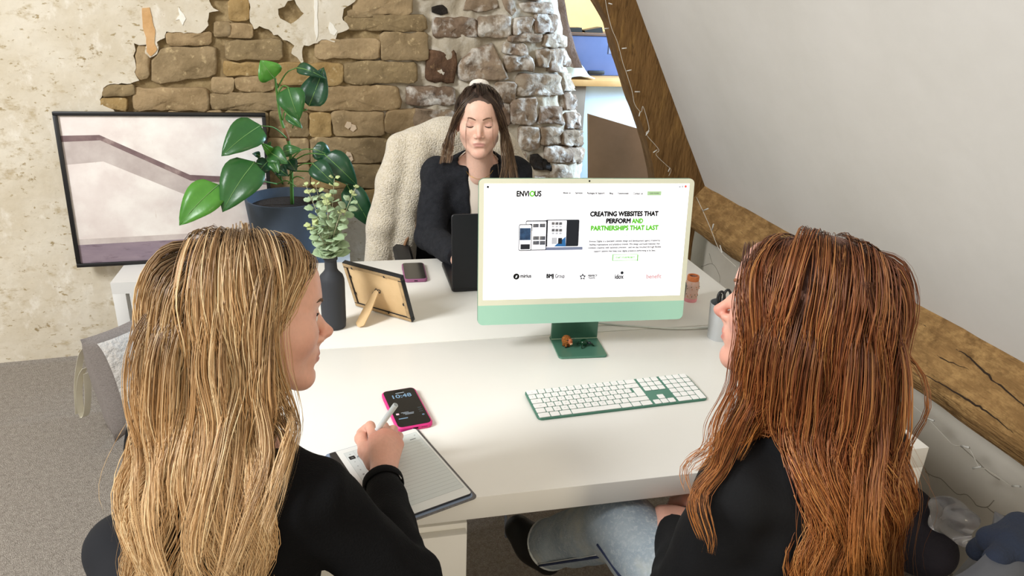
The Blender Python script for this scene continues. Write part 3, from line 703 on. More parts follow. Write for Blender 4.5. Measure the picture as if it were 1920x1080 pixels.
for (s_, e_, ys, ye) in [((520, 165), (557, 127), 2.03, 2.02), ((541, 262), (489, 236), 2.05, 1.96), ((520, 178), (542, 164), 2.03, 1.98), ((575, 205), (548, 240), 2.0, 2.04), ((545, 300), (587, 280), 2.06, 2.05), ((545, 305), (609, 290), 2.06, 1.99),
                         ((540, 330), (587, 306), 2.06, 1.95), ((530, 340), (478, 305), 2.06, 1.9), ((520, 345), (410, 347), 2.03, 1.86), ((545, 320), (651, 346), 2.06, 2.0), ((530, 345), (512, 292), 2.06, 1.96), ((520, 345), (555, 350), 2.0, 1.98), ((530, 225), (538, 213), 2.04, 2.02), ((540, 345), (570, 335), 2.0, 2.0)]:
    a_, e2 = P_(*s_, ys), P_(*e_, ye); mid = (a_+e2)/2+np.array([0, 0, .02])
    tube('petiole', spline([a_, mid, e2], 8), np.linspace(.0035, .0022, 8), M_stem, t, 6)

# ------------------------------------------------------------------ bottle vase and eucalyptus
VX, VY = -1.247, .785
t = thing('bottle_vase', 'matt black bottle vase holding the eucalyptus sprigs', 'vase', (VX, VY, ZD))
M_vase = mat('matt_black_ceramic', '#2e3035', .7, bump=.06, bscale=90)
lathe('vase_body', [(.0, .0), (.028, .0), (.031, .003), (.0325, .02), (.034, .125), (.0335, .140), (.030, .152), (.020, .163), (.0165, .170), (.0158, .195), (.0185, .197), (.019, .203), (.0185, .209), (.0150, .210), (.0140, .205), (.0135, .17), (.0, .165)], M_vase, t, 36, cap=False)
t = thing('eucalyptus_sprigs', 'pale green eucalyptus sprigs standing in the black bottle vase', 'foliage', (0, 0, 0))
M_euc = mat('eucalyptus_leaf', '#a6b897', .6, var='#8fa87e', vscale=25); M_eul = mat('eucalyptus_tip', '#b3bf86', .6); M_eus = mat('eucalyptus_stem', '#a9a688', .7)
mouth = np.array([VX, VY, ZD+.205])
rnd_leaf = lambda s: math.sin(PI*min(1, max(0, s))**.8)**.6 if 0 < s < 1 else 0
SP = [((574, 348), -.01), ((592, 346), .015), ((627, 334), .03), ((667, 352), .0), ((640, 395), -.035), ((585, 420), -.03), ((612, 372), -.03)]
for k, (tp, dy) in enumerate(SP):
    tip = P_(tp[0], tp[1], VY+dy); st = mouth+np.array([.004*math.cos(k*2.2), .004*math.sin(k*2.2), -.05])
    mid = mouth+np.array([.003*math.cos(k*2.2), .003*math.sin(k*2.2), 0]); md_ = (mid+tip)/2+np.array([0, dy*.3, .012])
    C = spline([st, mid, md_, tip], 26); sp = tube('sprig', C, np.linspace(.0017, .0008, 26), M_eus, t, 5)
    L = len(C)
    for i in range(9, L, 2 if k != 4 else 3):
        q = (i-8)/(L-8); sz = (.034*(1-q)+.009) if k < 5 else .031*(1-.5*q); d = C[min(i+1, L-1)]-C[i-1]; x, y, _ = frame_at(d); ang = i*1.25+k
        for sg in (1, -1):
            v = sg*(math.cos(ang)*x+math.sin(ang)*y)+.35*_
            v /= np.linalg.norm(v); bpt = C[i]+v*.003
            leaf(bpt, bpt+v*sz*1.15, sz*1.05, _*1.0+camn(C[i])*.7+np.array([0, 0, .3]), M_euc if q < .75 else M_eul, sp, .1, .1, False, 6, shape=rnd_leaf)

# ------------------------------------------------------------------ photo frame seen from the back
e0, e1 = np.array([-1.187, .918]), np.array([-1.034, .781]); ed = (e1-e0); Lw = float(np.linalg.norm(ed)); ang = math.atan2(ed[1], ed[0])
t = thing('photo_frame', 'small black photo frame seen from its bare wooden back, propped on an easel leg', 'photo frame', (e0[0], e0[1], ZD+.001), ang)
tl = math.radians(18); piv = bpy.data.objects.new('frame_tilt', None)
Hf = .158
def tiltM(lo, hi): return None
Mt = Matrix.Rotation(tl, 4, 'X')     # leans towards the camera side (-y)
def tbox(name, lo, hi, m, bev=.001, parent=None):
    bm = bmesh.new(); box_bm(bm, lo, hi, bev); bmesh.ops.transform(bm, matrix=Mt, verts=bm.verts[:]); return smooth_by_angle(bmobj(name, bm, m, parent or t))
bpy.data.objects.remove(piv)
M_mdf = mat('bare_mdf', '#d9b98c', .75, var='#cfae80', vscale=12, bump=.08, bscale=120); M_fblk = mat('frame_black', '#17181b', .5); M_rawf = mat('raw_frame_back', '#b79b74', .8, var='#9c8260', vscale=50)
for lo, hi in (((0, 0, 0), (Lw, .014, .014)), ((0, 0, Hf-.014), (Lw, .014, Hf)), ((0, 0, .014), (.014, .014, Hf-.014)), ((Lw-.014, 0, .014), (Lw, .014, Hf-.014))):
    tbox('frame_bar', lo, hi, M_fblk); 
    l2 = (lo[0]+.002, -.0015, lo[2]+.002) ; h2 = (hi[0]-.002, .0005, hi[2]-.002)
    tbox('raw_back_strip', l2, h2, M_rawf, .0003)
tbox('backing_board', (.013, .003, .013), (Lw-.013, .006, Hf-.013), M_mdf, .0005)
for x, z in ((.03, Hf-.012), (Lw*.7, Hf-.012), (.012, .05), (Lw-.017, .06), (.05, .011), (Lw*.6, .011), (.012, .11)): tbox('clip', (x, -.002, z-.003), (x+.005, .004, z+.004), M_fblk, .0005)
hp = Mt @ Vector((Lw*.52, .0, Hf*.56)); footp = Vector((Lw*.50, -.105, .0))
V = []; tw = .013
for (p, w1) in ((hp, .007), (hp+(footp-hp)*.55, .014), (hp+(footp-hp)*.93, .014), (footp, .004)):
    for s_, o_ in ((-1, 0), (1, 0), (1, .003), (-1, .003)): V.append((p.x+s_*w1, p.y-o_, max(0.0, p.z+o_*.5)))
F = [(0, 1, 2, 3)[::-1], (12, 13, 14, 15)]
for k in range(3):
    for i in range(4): j = (i+1) % 4; F.append((k*4+i, k*4+j, k*4+4+j, k*4+4+i))
mesh('easel_leg', V, F, M_mdf, t)
tube('hanger', [hp+Vector((-.016, -.003, -.012)), hp+Vector((-.001, -.005, .006)), hp+Vector((.012, -.003, -.006))], .0013, M_fblk, t, 6)
tube('hanger_ring', [hp+Vector((.008+.005*math.cos(a), -.003, -.001+.005*math.sin(a))) for a in np.linspace(0, 2*PI, 13)], .001, M_fblk, t, 5)

# ------------------------------------------------------------------ desktop computer
t = thing('desktop_computer', 'mint green all-in-one computer showing an agency website', 'computer', (-.6137, .5692, ZD), -.0626)
PW, PH, ZB, OFF, TILT = .547, .3723, .0849, -.0263, .1102
M_mint = mat('mint_glass', '#a6d3bd', .25, spec=.5); M_cream = mat('cream_bezel', '#dfdfc8', .3); M_alu = mat('mint_aluminium', '#6f9c84', .35, metal=.55); M_alud = mat('green_aluminium', '#527f6b', .30, metal=.25)
Rp = Matrix.Translation((0, OFF, ZB)) @ Matrix.Rotation(-TILT, 4, 'X') @ Matrix.Rotation(PI/2, 4, 'X')    # panel plane: x right, y up the panel, z towards viewer
def pslab(name, w_, h_, r, z0, th, m, parent, cx=0, cy=0, bev=.0):
    o = slab(name, w_, h_, r, th, m, parent, bev=bev, z0=z0); o.data.transform(Rp @ Matrix.Translation((cx, cy, 0))); return o
pan = pslab('back_housing', PW, PH, .014, -.0115, .0105, M_alu, t, 0, PH/2, .002)
fr_ = pslab('bezel', PW-.001, PH-.001, .013, -.001, .001, M_cream, t, 0, PH/2)
CH = .052
V = []; 
out = rr_outline(PW-.001, PH-.001, .013, 6); out = [(x, y+PH/2) for x, y in out]
chin = [(x, y) for x, y in out if y < CH]; chin = [(x, y) for x, y in chin]; xs = max(q[0] for q in chin)
chin_p = [(-xs, CH)]+[q for q in sorted([c for c in chin if c[0] < 0], key=lambda q: (-q[1], q[0]))]+[q for q in sorted([c for c in chin if c[0] >= 0], key=lambda q: (q[1], q[0]))]+[(xs, CH)]
poly_plate('chin', chin_p, M_mint, t, z0=-.0005, z1=.0003, mapf=lambda x, y, z: tuple(Rp @ Vector((x, y, z))))
SW, SH = .5206, .2929; SY = PH-.0125-SH
M_lcd = mat('lit_screen_white', '#fbfbff', .25, emit=.60); M_ink = mat('screen_black', '#0c0c0d', .4, spec=.2); M_lime = mat('screen_green', '#62bd34', .4, emit=.25, spec=.2)
M_grey = mat('screen_grey_text', '#4a4a4e', .4, emit=.05, spec=.2); M_lgrey = mat('screen_light_grey', '#b8bac0', .4, emit=.3)
M_scrblue = mat('screen_blue', '#2d6aa3', .4, emit=.25); M_scrdark = mat('screen_slate', '#22262e', .4, emit=.04); M_scrphoto = mat('screen_photo_tone', '#7d7a78', .4, emit=.15, var='#3c4656', vscale=90)
M_scrpink = mat('screen_pink', '#cfa6ab', .4, emit=.25); M_btn = mat('screen_button_green', '#a9c99b', .4, emit=.25); M_red = mat('screen_red', '#e0584e', .4, emit=.3)
scr = pslab('screen', SW, SH, .001, .0, .0004, M_lcd, t, 0, SY+SH/2)
src = np.array([(83, 73), (1207, 62), (1147, 670), (80, 708)], float); dst = np.array([(0, 1), (1, 1), (1, 0), (0, 0)], float)
A = []
for (x, y), (u_, v_) in zip(src, dst): A += [[x, y, 1, 0, 0, 0, -u_*x, -u_*y, -u_], [0, 0, 0, x, y, 1, -v_*x, -v_*y, -v_]]
Hm = np.linalg.svd(np.array(A))[2][-1].reshape(3, 3)
def sc(zx, zy):
    q = Hm @ np.array([zx, zy, 1]); u_, v_ = q[0]/q[2], q[1]/q[2]; return (u_-.5)*SW, SY+v_*SH
RT = Rp.to_euler()
def stext(body, zx, zy, h, m, align='CENTER', bold=0.0, sx=1.0, z=.0008, sp=1.0, wz=None, name='screen_text', line=1.0):
    x, y = sc(zx, zy); o = text_mesh(name, body, h, m, scr, align=align, bold=bold*h, spacing=sp, line=line)
    xs_ = [q.co.x for q in o.data.vertices]
    if wz:
        w0 = max(xs_)-min(xs_); tw_ = sc(zx+wz/2, zy)[0]-sc(zx-wz/2, zy)[0]; s = tw_/w0
    else: s = sx
    o.data.transform(Rp @ Matrix.Translation((x, y, z)) @ Matrix.Diagonal((s, 1, 1, 1))); return o
def sbox(x0, y0, x1, y1, m, name='screen_shape', z=.0007, r=.001):
    a_ = sc(x0, y0); b_ = sc(x1, y1); c_ = sc(x0, y1)
    w_ = b_[0]-a_[0]; h_ = a_[1]-c_[1]
    o = slab(name, abs(w_), abs(h_), r, .0001, m, scr, z0=z); o.data.transform(Rp @ Matrix.Translation(((a_[0]+b_[0])/2, (a_[1]+c_[1])/2, 0))); return o
BH = .0197
stext('ENVI   US', 327, 140, .0185, M_ink, bold=.045, wz=136); stext('O', 345, 140, .0185, M_lime, bold=.05, sx=.9)
stext('D I G I T A L', 327, 157, .0048, M_lgrey, wz=95)
for b_, x, w_ in (('About us', 534, 42), ('Services', 600, 40), ('Packages & Support', 693, 96), ('Blog', 777, 20), ('Testimonials', 842, 60), ('Contact us', 923, 52)): stext(b_, x, 124, .0066, M_ink, wz=w_, bold=.03)
sbox(975, 106, 1049, 129, M_btn); stext('CASE STUDIES', 1012, 120, .0040, M_grey, z=.0012, wz=50)
for body, y, w_ in (('CREATING WEBSITES THAT', 243, 372), ): stext(body, 848, y, .0165, M_ink, bold=.060, wz=w_)
stext('PERFORM', 815, 282, .0165, M_ink, bold=.060, wz=134); stext('AND', 919, 281, .0165, M_lime, bold=.060, wz=62)
stext('PARTNERSHIPS THAT LAST', 849, 320, .0165, M_lime, bold=.060, wz=368)
sbox(836, 349, 864, 352, M_lgrey, r=.0003)
for body, y, w_ in (('Envious Digital is a specialist website design and development agency trusted by', 383, 386), ('leading organisations and ambitious brands. We design and build websites that', 401, 382),
                    ('combine creativity with technical precision - and we stay involved through flexible', 418, 396), ('support options that keep your digital presence performing at its best.', 437, 336)): stext(body, 850, y, .0068, M_grey, wz=w_, bold=.025)
for (x0, y0, x1, y1) in ((783, 453, 920, 455), (783, 485, 920, 487), (783, 453, 785, 487), (918, 453, 920, 487)): sbox(x0, y0, x1, y1, M_lime, r=.0002)
stext('START YOUR PROJECT', 851, 473, .0062, M_lime, wz=104, bold=.03)
# device mock-up: laptop, tablet and phone
sbox(420, 268, 596, 414, M_scrdark, r=.003); sbox(432, 272, 528, 412, M_lcd, z=.0009); sbox(416, 418, 619, 434, mat('screen_silver', '#7f87a0', .4, emit=.15), r=.002)
for i in range(3):
    for j in range(2): sbox(452+20*i, 280+37*j, 468+20*i, 295+37*j, M_scrphoto, z=.0011, r=.0003)
    sbox(452+20*i, 300, 466+20*i, 308, M_lgrey, z=.0011, r=.0002); sbox(452+20*i, 336, 466+20*i, 346, M_lgrey, z=.0011, r=.0002)
sbox(452, 364, 480, 400, M_lgrey, z=.0011, r=.0002); sbox(487, 366, 507, 398, M_scrdark, z=.0013, r=.0003)
P3 = [sc(465, 412), sc(528, 412), sc(528, 358)]
o = poly_plate('screen_shape', P3, M_scrblue, scr, z0=.0008, z1=.0011, mapf=lambda x, y, z: tuple(Rp @ Vector((x, y, z))))
sbox(312, 273, 420, 436, M_scrdark, z=.0013, r=.003); sbox(315, 278, 417, 432, M_lcd, z=.0015, r=.002)
for (x0, y0, x1, y1) in ((350, 290, 380, 310), (387, 289, 416, 309), (330, 290, 345, 330), (350, 358, 383, 378), (387, 357, 416, 378), (350, 384, 383, 404), (387, 383, 416, 404)): sbox(x0, y0, x1, y1, M_scrphoto, z=.0017, r=.0004)
sbox(274, 293, 340, 438, M_scrdark, z=.0019, r=.004); sbox(277, 297, 337, 434, M_lcd, z=.0021, r=.003); sbox(278, 314, 336, 380, mat('screen_navy', '#1d3350', .4, emit=.1, var='#35587f', vscale=70), z=.0023, r=.0005); sbox(282, 402, 332, 430, M_scrdark, z=.0023, r=.0005)
# client logos
def sdisc(zx, zy, r, m, z=.0008, n=24, sides=None):
    x, y = sc(zx, zy); k = sides or n
    poly_plate('screen_shape', [(x+r*math.cos(2*PI*i/k+.2), y+r*math.sin(2*PI*i/k+.2)) for i in range(k)], m, scr, z0=.0005, z1=z, mapf=lambda a_, b_, z_: tuple(Rp @ Vector((a_, b_, z_))))
sdisc(260, 578, .0078, M_ink); stext('//', 260, 584, .008, M_lcd, z=.0012, bold=.04); stext('mirius', 311, 583, .0135, M_ink, wz=60, bold=.035)
stext('BMJ', 443, 583, .0145, M_ink, wz=40, bold=.055); stext('Group', 496, 582, .0140, M_grey, wz=52, bold=.02)
x, y = sc(620, 576); poly_plate('screen_shape', [(x+(.0088 if i % 2 == 0 else .0048)*math.cos(PI/2+i*PI/5), y+(.0088 if i % 2 == 0 else .0048)*math.sin(PI/2+i*PI/5)) for i in range(10)], M_scrdark, scr, z0=.0005, z1=.0008, mapf=lambda a_, b_, z_: tuple(Rp @ Vector((a_, b_, z_))))
sdisc(620, 577, .0034, M_lcd, .0012); stext('PERFECT', 674, 574, .0068, M_ink, wz=50, bold=.04); stext('TEAMS', 668, 586, .0062, M_grey, wz=38, bold=.03)
stext('idox', 817, 584, .0170, M_grey, wz=48, bold=.04); sdisc(834, 552, .0044, M_scrdark, sides=6)
stext('benefit', 1005, 580, .0165, M_scrpink, wz=82, bold=.03); 
# browser bar
sdisc(103, 91, .0034, M_ink, sides=4); stext('Envious Digital', 143, 94, .0042, M_scrblue, wz=52); stext('> Envious Digital', 208, 93, .0042, M_lgrey, wz=58)
sdisc(1152, 80, .0026, M_lgrey); sdisc(1167, 79, .0026, M_lgrey); sdisc(1184, 78, .0030, M_red)
for k in range(7): sdisc(101, 322+k*21, .0012, M_lgrey)
x, y = 0, PH-.0062
lathe('webcam', [(.0, .0), (.0022, .0), (.0022, .0004), (.0, .0005)], M_ink, t, 14, cap=False).data.transform(Rp @ Matrix.Translation((.0, y, .0)))
# stand
ft = slab('stand_foot', .130, .1317, .010, .0055, M_alud, t, bev=.001)
box('stand_neck', (-.0645, .040, .005), (.0645, .050, .20), M_alud, t, .002)
box('neck_seam', (-.064, .0385, .0055), (.064, .0402, .0068), mat('pale_seam', '#c5d8b8', .4), t, .0002)
tube('power_cable', spline([(.0, .048, .11), (.02, .09, .05), (.10, .13, .006), (.30, .085, .004), (.45, .085, .004)], 24), .003, mat('white_cable', '#d9dcd6', .5), t, 6)

# ------------------------------------------------------------------ keyboard
t = thing('keyboard', 'full size white keyboard with green metal base in front of the computer', 'keyboard', (-.6018, .3031, ZD), .0536)
kt = math.atan2(.008, .115); KB = Matrix.Translation((0, 0, .0015)) @ Matrix.Rotation(kt*.7, 4, 'X')
o = slab('keyboard_base', .4187, .1149, .011, .0055, mat('green_base', '#4f7f6c', .4, metal=.25), t, bev=.0008); o.data.transform(Matrix.Translation((0, 0, .0022)) @ Matrix.Rotation(kt*.7, 4, 'X'))
for sx in (-.19, .19):
    for sy, hh in ((-.045, .0008), (.045, .0045)): lathe('rubber_foot', [(.0, .0), (.004, .0), (.004, hh+.001), (.0, hh+.001)], M_ink, t, 10, (sx, sy, .0), cap=False)
M_key = mat('white_key', '#eceae6', .45); U = (.4187-.005)/22.5; KM = {}
M_leg = mat('key_legend', '#8d8d8d', .5)
LEG = []
def key(c0, r0, w_, h_=1.0, lab=''):
    kw, kh = w_*U-.0022, h_*.01848-.0022
    cx = -.4187/2+.0025+(c0+w_/2)*U; cy = .1149/2-.002-(r0+h_/2)*.01848
    id_ = (round(w_, 2), round(h_, 2))
    if id_ not in KM:
        o = slab('key', kw, kh, .0018, .0016, M_key, t, bev=.0004, n=2); KM[id_] = o.data
    else: o = link('key', KM[id_], None, t)
    p = Matrix.Translation((0, 0, .0077)) @ Matrix.Rotation(kt*.7, 4, 'X') @ Matrix.Translation((cx, cy, 0)); o.matrix_local = p
    if lab: LEG.append((lab, p @ Matrix.Translation((0, -.002, .0017))))
c = 0
key(0, 0, 1.5, lab='esc'); [key(1.5+i, 0, 1, lab='F%d' % (i+1)) for i in range(12)]; key(13.5, 0, 1.5)
[key(i, 1, 1, lab='§1234567890-='[i]) for i in range(13)]; key(13, 1, 2, lab='del')
key(0, 2, 1.5, lab='tab'); [key(1.5+i, 2, 1, lab='QWERTYUIOP[]'[i]) for i in range(12)]; key(13.75, 2, 1.25, 2)
key(0, 3, 1.75, lab='caps'); [key(1.75+i, 3, 1, lab="ASDFGHJKL;'\\"[i]) for i in range(12)]
key(0, 4, 1.25); [key(1.25+i, 4, 1, lab='`ZXCVBNM,./'[i]) for i in range(11)]; key(12.25, 4, 2.75)
cc = 0
for w_ in (1.5, 1.25, 1.5, 6.5, 1.5, 1.25, 1.5): key(cc, 5, w_); cc += w_
for i in range(3):
    for r_ in range(3): key(15.25+i, r_, 1)
    key(15.25+i, 5, 1)
key(16.25, 4, 1)
for i in range(4):
    for r_ in range(1, 4): key(18.5+i, r_, 1, lab=['789', '456', '123'][r_-1][i] if i < 3 and False else '')
    key(18.5+i, 0, 1)
for i in range(3): key(18.5+i, 4, 1)
key(21.5, 4, 1, 2); key(18.5, 5, 2); key(20.5, 5, 1)
for lab, p in LEG:
    o = text_mesh('key_legend', lab, .0052 if len(lab) == 1 else .0038, M_leg, t); o.matrix_local = p

# ------------------------------------------------------------------ little figures on the computer stand
FTZ = ZD+.0056
M_cow = mat('ginger_wool', '#b9702c', .9, var='#8f5420', vscale=200, bump=1.0, bscale=300)
cp = at(1063, 651, d=FTZ); t = thing('highland_cow_figure', 'tiny ginger woolly cow figure on the foot of the computer', 'figurine', (cp[0], cp[1]+.004, FTZ), .35)
s = Sdf().ell((0, .002, .0185), (.0125, .0135, .0130), .002)
for x in (-.005, .005):
    for y in (-.004, .007): s.cap((x, y, .009), (x, y, .002), .0032, .003, .002)
s.fn(lambda P, d: d+.0011*np.sin(P[:, 0]*1500)*np.sin(P[:, 1]*1400)*np.sin(P[:, 2]*1450+1))
iso_mesh('body', s, (-.02, -.02, -.004), (.02, .02, .036), .0008, M_cow, t, smooth_it=0)
iso_mesh('face', Sdf().ell((0.002, -.011, .020), (.0065, .006, .0072), .002).ell((.002, -.0145, .0155), (.005, .004, .0042), .002), (-.01, -.025, .008), (.015, .0, .032), .0007, mat('cow_face', '#a85e38', .7), t)
iso_mesh('muzzle', Sdf().ell((.002, -.0165, .0145), (.0042, .0028, .0032), .001), (-.006, -.022, .008), (.01, -.01, .022), .0006, mat('cow_muzzle', '#e2b48c', .6), t)
for sx in (-1, 1):
    tube('horn', spline([(.002+sx*.005, -.010, .024), (.002+sx*.010, -.011, .024), (.002+sx*.013, -.012, .028)], 8), np.linspace(.0013, .0005, 8), mat('cow_horn', '#4a4038', .5), t, 6)
    lathe('eye', [(.0, -.0008), (.0008, 0), (.0, .0008)], M_ink, t, 8, (.002+sx*.0028, -.0168, .0205), cap=False)
for x in (-.005, .005):
    for y in (-.004, .007): lathe('hoof', [(.0, 0), (.0033, 0), (.003, .003), (.0, .003)], M_ink, t, 10, (x, y, 0), cap=False)
gp = at(1099, 651, d=FTZ); t = thing('glass_turtle', 'small dark green glass turtle on the foot of the computer', 'figurine', (gp[0], gp[1]+.006, FTZ), .2)
M_gls = mat('green_glass', '#0f4a2c', .05, trans=.6, spec=.6); M_gld = mat('dark_glass_head', '#0b1418', .05, spec=.8)
iso_mesh('shell', Sdf().ell((-.003, .004, .010), (.0115, .010, .0085), .002).half((0, 0, .003), (0, 0, -1), .002), (-.02, -.012, -.002), (.015, .02, .025), .0008, M_gls, t)
iso_mesh('head', Sdf().cap((.004, -.003, .010), (.007, -.008, .012), .003, .0045, .002), (-.002, -.018, .002), (.016, .004, .022), .0007, M_gld, t)
for x0, y0, x1, y1 in ((.008, -.002, .020, -.010), (-.010, -.002, -.018, -.012), (.006, .010, .013, .018), (-.010, .010, -.017, .016)):
    tube('flipper', spline([(x0, y0, .008), ((x0+x1)/2, (y0+y1)/2, .0075), (x1, y1, .0022)], 8), np.linspace(.0035, .0018, 8), M_gls, t, 8)

# ------------------------------------------------------------------ phones
def phone(label, cx, cy, rz, casec, w_=.078, l_=.156, h_=.0115, lock=False, btn=None):
    t = thing('smartphone', label, 'phone', (cx, cy, ZD), rz)
    M_case = mat('case_'+casec[1:], casec, .55)
    slab('case', w_, l_, .013, h_, M_case, t, bev=.0025)
    gl = slab('screen_glass', w_-.007, l_-.007, .010, .0006, mat('phone_glass', '#0b0b0d', .12, spec=.6) if lock else mat('dim_phone_glass', '#2a2622', .15, spec=.6, var='#33302c', vscale=30), t, z0=h_-.0002)
    box('port', (-.006, -l_/2-.0003, .004), (.006, -l_/2+.002, .008), M_ink, t, .001)
    for y in ((.030, .044) if not lock else (.02, .034, .048)): box('side_button', (-w_/2-.0008, y-.005, .004), (-w_/2+.002, y+.005, .007), M_case, t, .0005)
    if lock:
        Mt_ = mat('lock_text', '#6d8ba4', .4, emit=.25); M2 = mat('lock_small_text', '#9aa6b0', .4, emit=.2)
        text_mesh('clock_text', '10:48', .0215, Mt_, gl, (0, .040, h_+.0006), bold=.0004)
        slab('date_line', .020, .0024, .0008, .0002, M2, gl, loc=(0, .0615, h_+.0004))
        slab('camera_pill', .018, .005, .0024, .0001, M_ink, gl, loc=(-.002, .0675, h_+.0005))
        slab('app_icon', .0065, .0065, .0015, .0002, mat('icon_pink', '#d9b6c2', .5, emit=.2), gl, loc=(-.026, -.026, h_+.0004))
        for k, (x0, n_) in enumerate(((-.012, 14), (-.006, 20), (-.004, 16))):
            slab('notification_line', n_*.0012, .0014, .0005, .0002, M2, gl, loc=(x0+n_*.0002, -.023-k*.0042, h_+.0004))
        for k in range(3): slab('widget_line', .008, .0012, .0005, .0002, mat('dim_text', '#4d5861', .5), gl, loc=(.026, -.012-k*.008, h_+.0004))
        slab('status_line', .020, .0030, .001, .0002, Mt_, gl, loc=(-.018, -.0455, h_+.0004)); text_mesh('round_icon', 'o', .010, Mt_, gl, (.027, -.045, h_+.0006), bold=.0003)
        box('speaker_grille', (.012, -l_/2-.0002, .005), (.026, -l_/2+.002, .0065), M_ink, t, .0005)
    return t
phone('phone in a hot pink case showing the time, beside the tablet', -1.089, .320, .165, '#d3307f', .079, .162, .0115, True)
phone('phone in a plum purple case on the far desk', -.993, 1.160, -.02, '#8d5577', .074, .155)

# ------------------------------------------------------------------ tablet in a felt folio, stylus
TBX, TBY, TBR = -1.1265, .088, .344
t = thing('writing_tablet', 'paper-white writing tablet lying open in a grey felt folio', 'tablet', (TBX, TBY, ZD), TBR)
M_felt = mat('grey_felt', '#7d7a78', .95, var='#6b6867', vscale=220, bump=.6, bscale=400); M_bl = mat('bluegrey_edge', '#8290a6', .7)
slab('folio', .204, .264, .010, .0032, M_felt, t, bev=.001, loc=(.002, -.001, 0))
slab('folio_lining', .198, .258, .010, .0012, M_bl, t, loc=(-.001, .0, .0030))
tb = slab('tablet_body', .188, .246, .006, .0048, mat('tablet_grey', '#3b3c40', .4, metal=.4), t, bev=.0008, loc=(.002, -.001, .0040))
slab('tablet_face', .1865, .2445, .0055, .0005, mat('tablet_white', '#dfe0dc', .45), tb, z0=.0047)
slab('metal_spine', .013, .2445, .002, .0006, mat('dark_spine', '#2b2726', .5), tb, loc=(-.087, 0, 0), z0=.0049)
M_pg = mat('epaper', '#cdd2cf', .6); M_pgl = mat('epaper_line', '#b3b8b6', .6); M_pgd = mat('epaper_ink', '#3c3f42', .6)
pg = slab('page', .157, .209, .0005, .0002, M_pg, tb, loc=(.010, .004, 0), z0=.0052)
for k in range(17): slab('ruled_line', .128, .0006, .0002, .0001, M_pgl, pg, loc=(.012, .075-k*.0105, 0), z0=.0054)
for lo in ((-.0785, 0, .0006, .209), (.0785, 0, .0006, .209), (0, .1045, .157, .0006), (0, -.1045, .157, .0006)): slab('page_border', lo[2], lo[3], .0002, .0001, M_pgl, pg, loc=(lo[0], lo[1], 0), z0=.0054)
slab('toolbar_edge', .0006, .209, .0002, .0001, M_pgl, pg, loc=(-.060, 0, 0), z0=.0054)
slab('pen_icon_tile', .012, .011, .001, .0002, mat('tile_black', '#1c1c1e', .5), pg, loc=(-.069, .083, 0), z0=.0054)
text_mesh('toolbar_icon', '~', .009, M_pg, pg, (-.069, .080, .0058))
for k, ch in enumerate('o^+T#=@c'): 
    if k: text_mesh('toolbar_icon', ch, .0065, M_pgd, pg, (-.069, .079-k*.0145, .0056))
    else: text_mesh('toolbar_icon', 'o', .006, M_pgd, pg, (-.069, .094, .0056))
slab('page_mark', .013, .0018, .0006, .0001, M_pgd, pg, loc=(.062, .084, 0), z0=.0054); text_mesh('close_icon', 'o', .006, M_pgd, pg, (.071, .094, .0056))
PT = at(670, 857, d=ZD+.0095)
# stylus runs up to the pixel of its blunt end, 0.175 m away
best = min(np.linspace(.55, 1.6, 400), key=lambda w_: abs(np.linalg.norm(depth(742, 759, w_)-PT)-.155)); 
cand = [w_ for w_ in np.linspace(.55, 1.6, 800) if abs(np.linalg.norm(depth(742, 759, w_)-PT)-.155) < .003]
PE = depth(742, 759, min(cand)) if cand else depth(742, 759, best)
PEN_T, PEN_E = PT, PE
t = thing('stylus', 'slim silver stylus held in the hand over the tablet', 'stylus')
dv = (PE-PT); L = np.linalg.norm(dv); dv = dv/L
tube('barrel', [PT+dv*.013, PT+dv*.02, PT+dv*(L-.001), PT+dv*L], [.0036, .0054, .0054, .0048], mat('silver_stylus', '#d5dcdd', .35), t, 14)
tube('nib', [PT, PT+dv*.004, PT+dv*.0135], [.0006, .0014, .0033], mat('stylus_nib', '#8f979a', .6), t, 12)
lathe('end_cap', [(.0, .0), (.004, .0), (.0038, .001), (.0, .001)], mat('stylus_cap', '#9aa1a3', .5), t, 14, cap=False).matrix_world = Matrix.Translation(PE) @ Vector(dv).to_track_quat('Z', 'Y').to_matrix().to_4x4()

# ------------------------------------------------------------------ laptop
t = thing('laptop', 'black laptop turned away, open in front of the seated woman', 'laptop', (-.725, .985, ZD), .012)
M_lap = mat('black_laptop', '#232326', .42, metal=.2); M_lapk = mat('laptop_deck', '#131315', .5)
slab('laptop_base', .335, .235, .010, .016, M_lap, t, bev=.003, loc=(0, .120, .001))
kb_ = slab('keyboard_deck', .29, .105, .004, .0006, M_lapk, t, loc=(0, .085, 0), z0=.0168)
for r_ in range(5):
    for c_ in range(13): slab('key', .018, .016, .002, .001, M_lap, kb_, loc=(-.132+c_*.022, -.042+r_*.0205, 0), z0=.0172, n=2)
o = slab('lid', .335, .232, .010, .007, M_lap, t, bev=.002); o.data.transform(Matrix.Translation((0, .004, .014)) @ Matrix.Rotation(math.radians(83), 4, 'X') @ Matrix.Translation((0, .116, 0)))
o2 = slab('display', .318, .205, .003, .0005, mat('laptop_display', '#c9d2dc', .3, emit=.5), t); o2.data.transform(Matrix.Translation((0, .004, .014)) @ Matrix.Rotation(math.radians(83), 4, 'X') @ Matrix.Translation((0, .120, -.0007)))

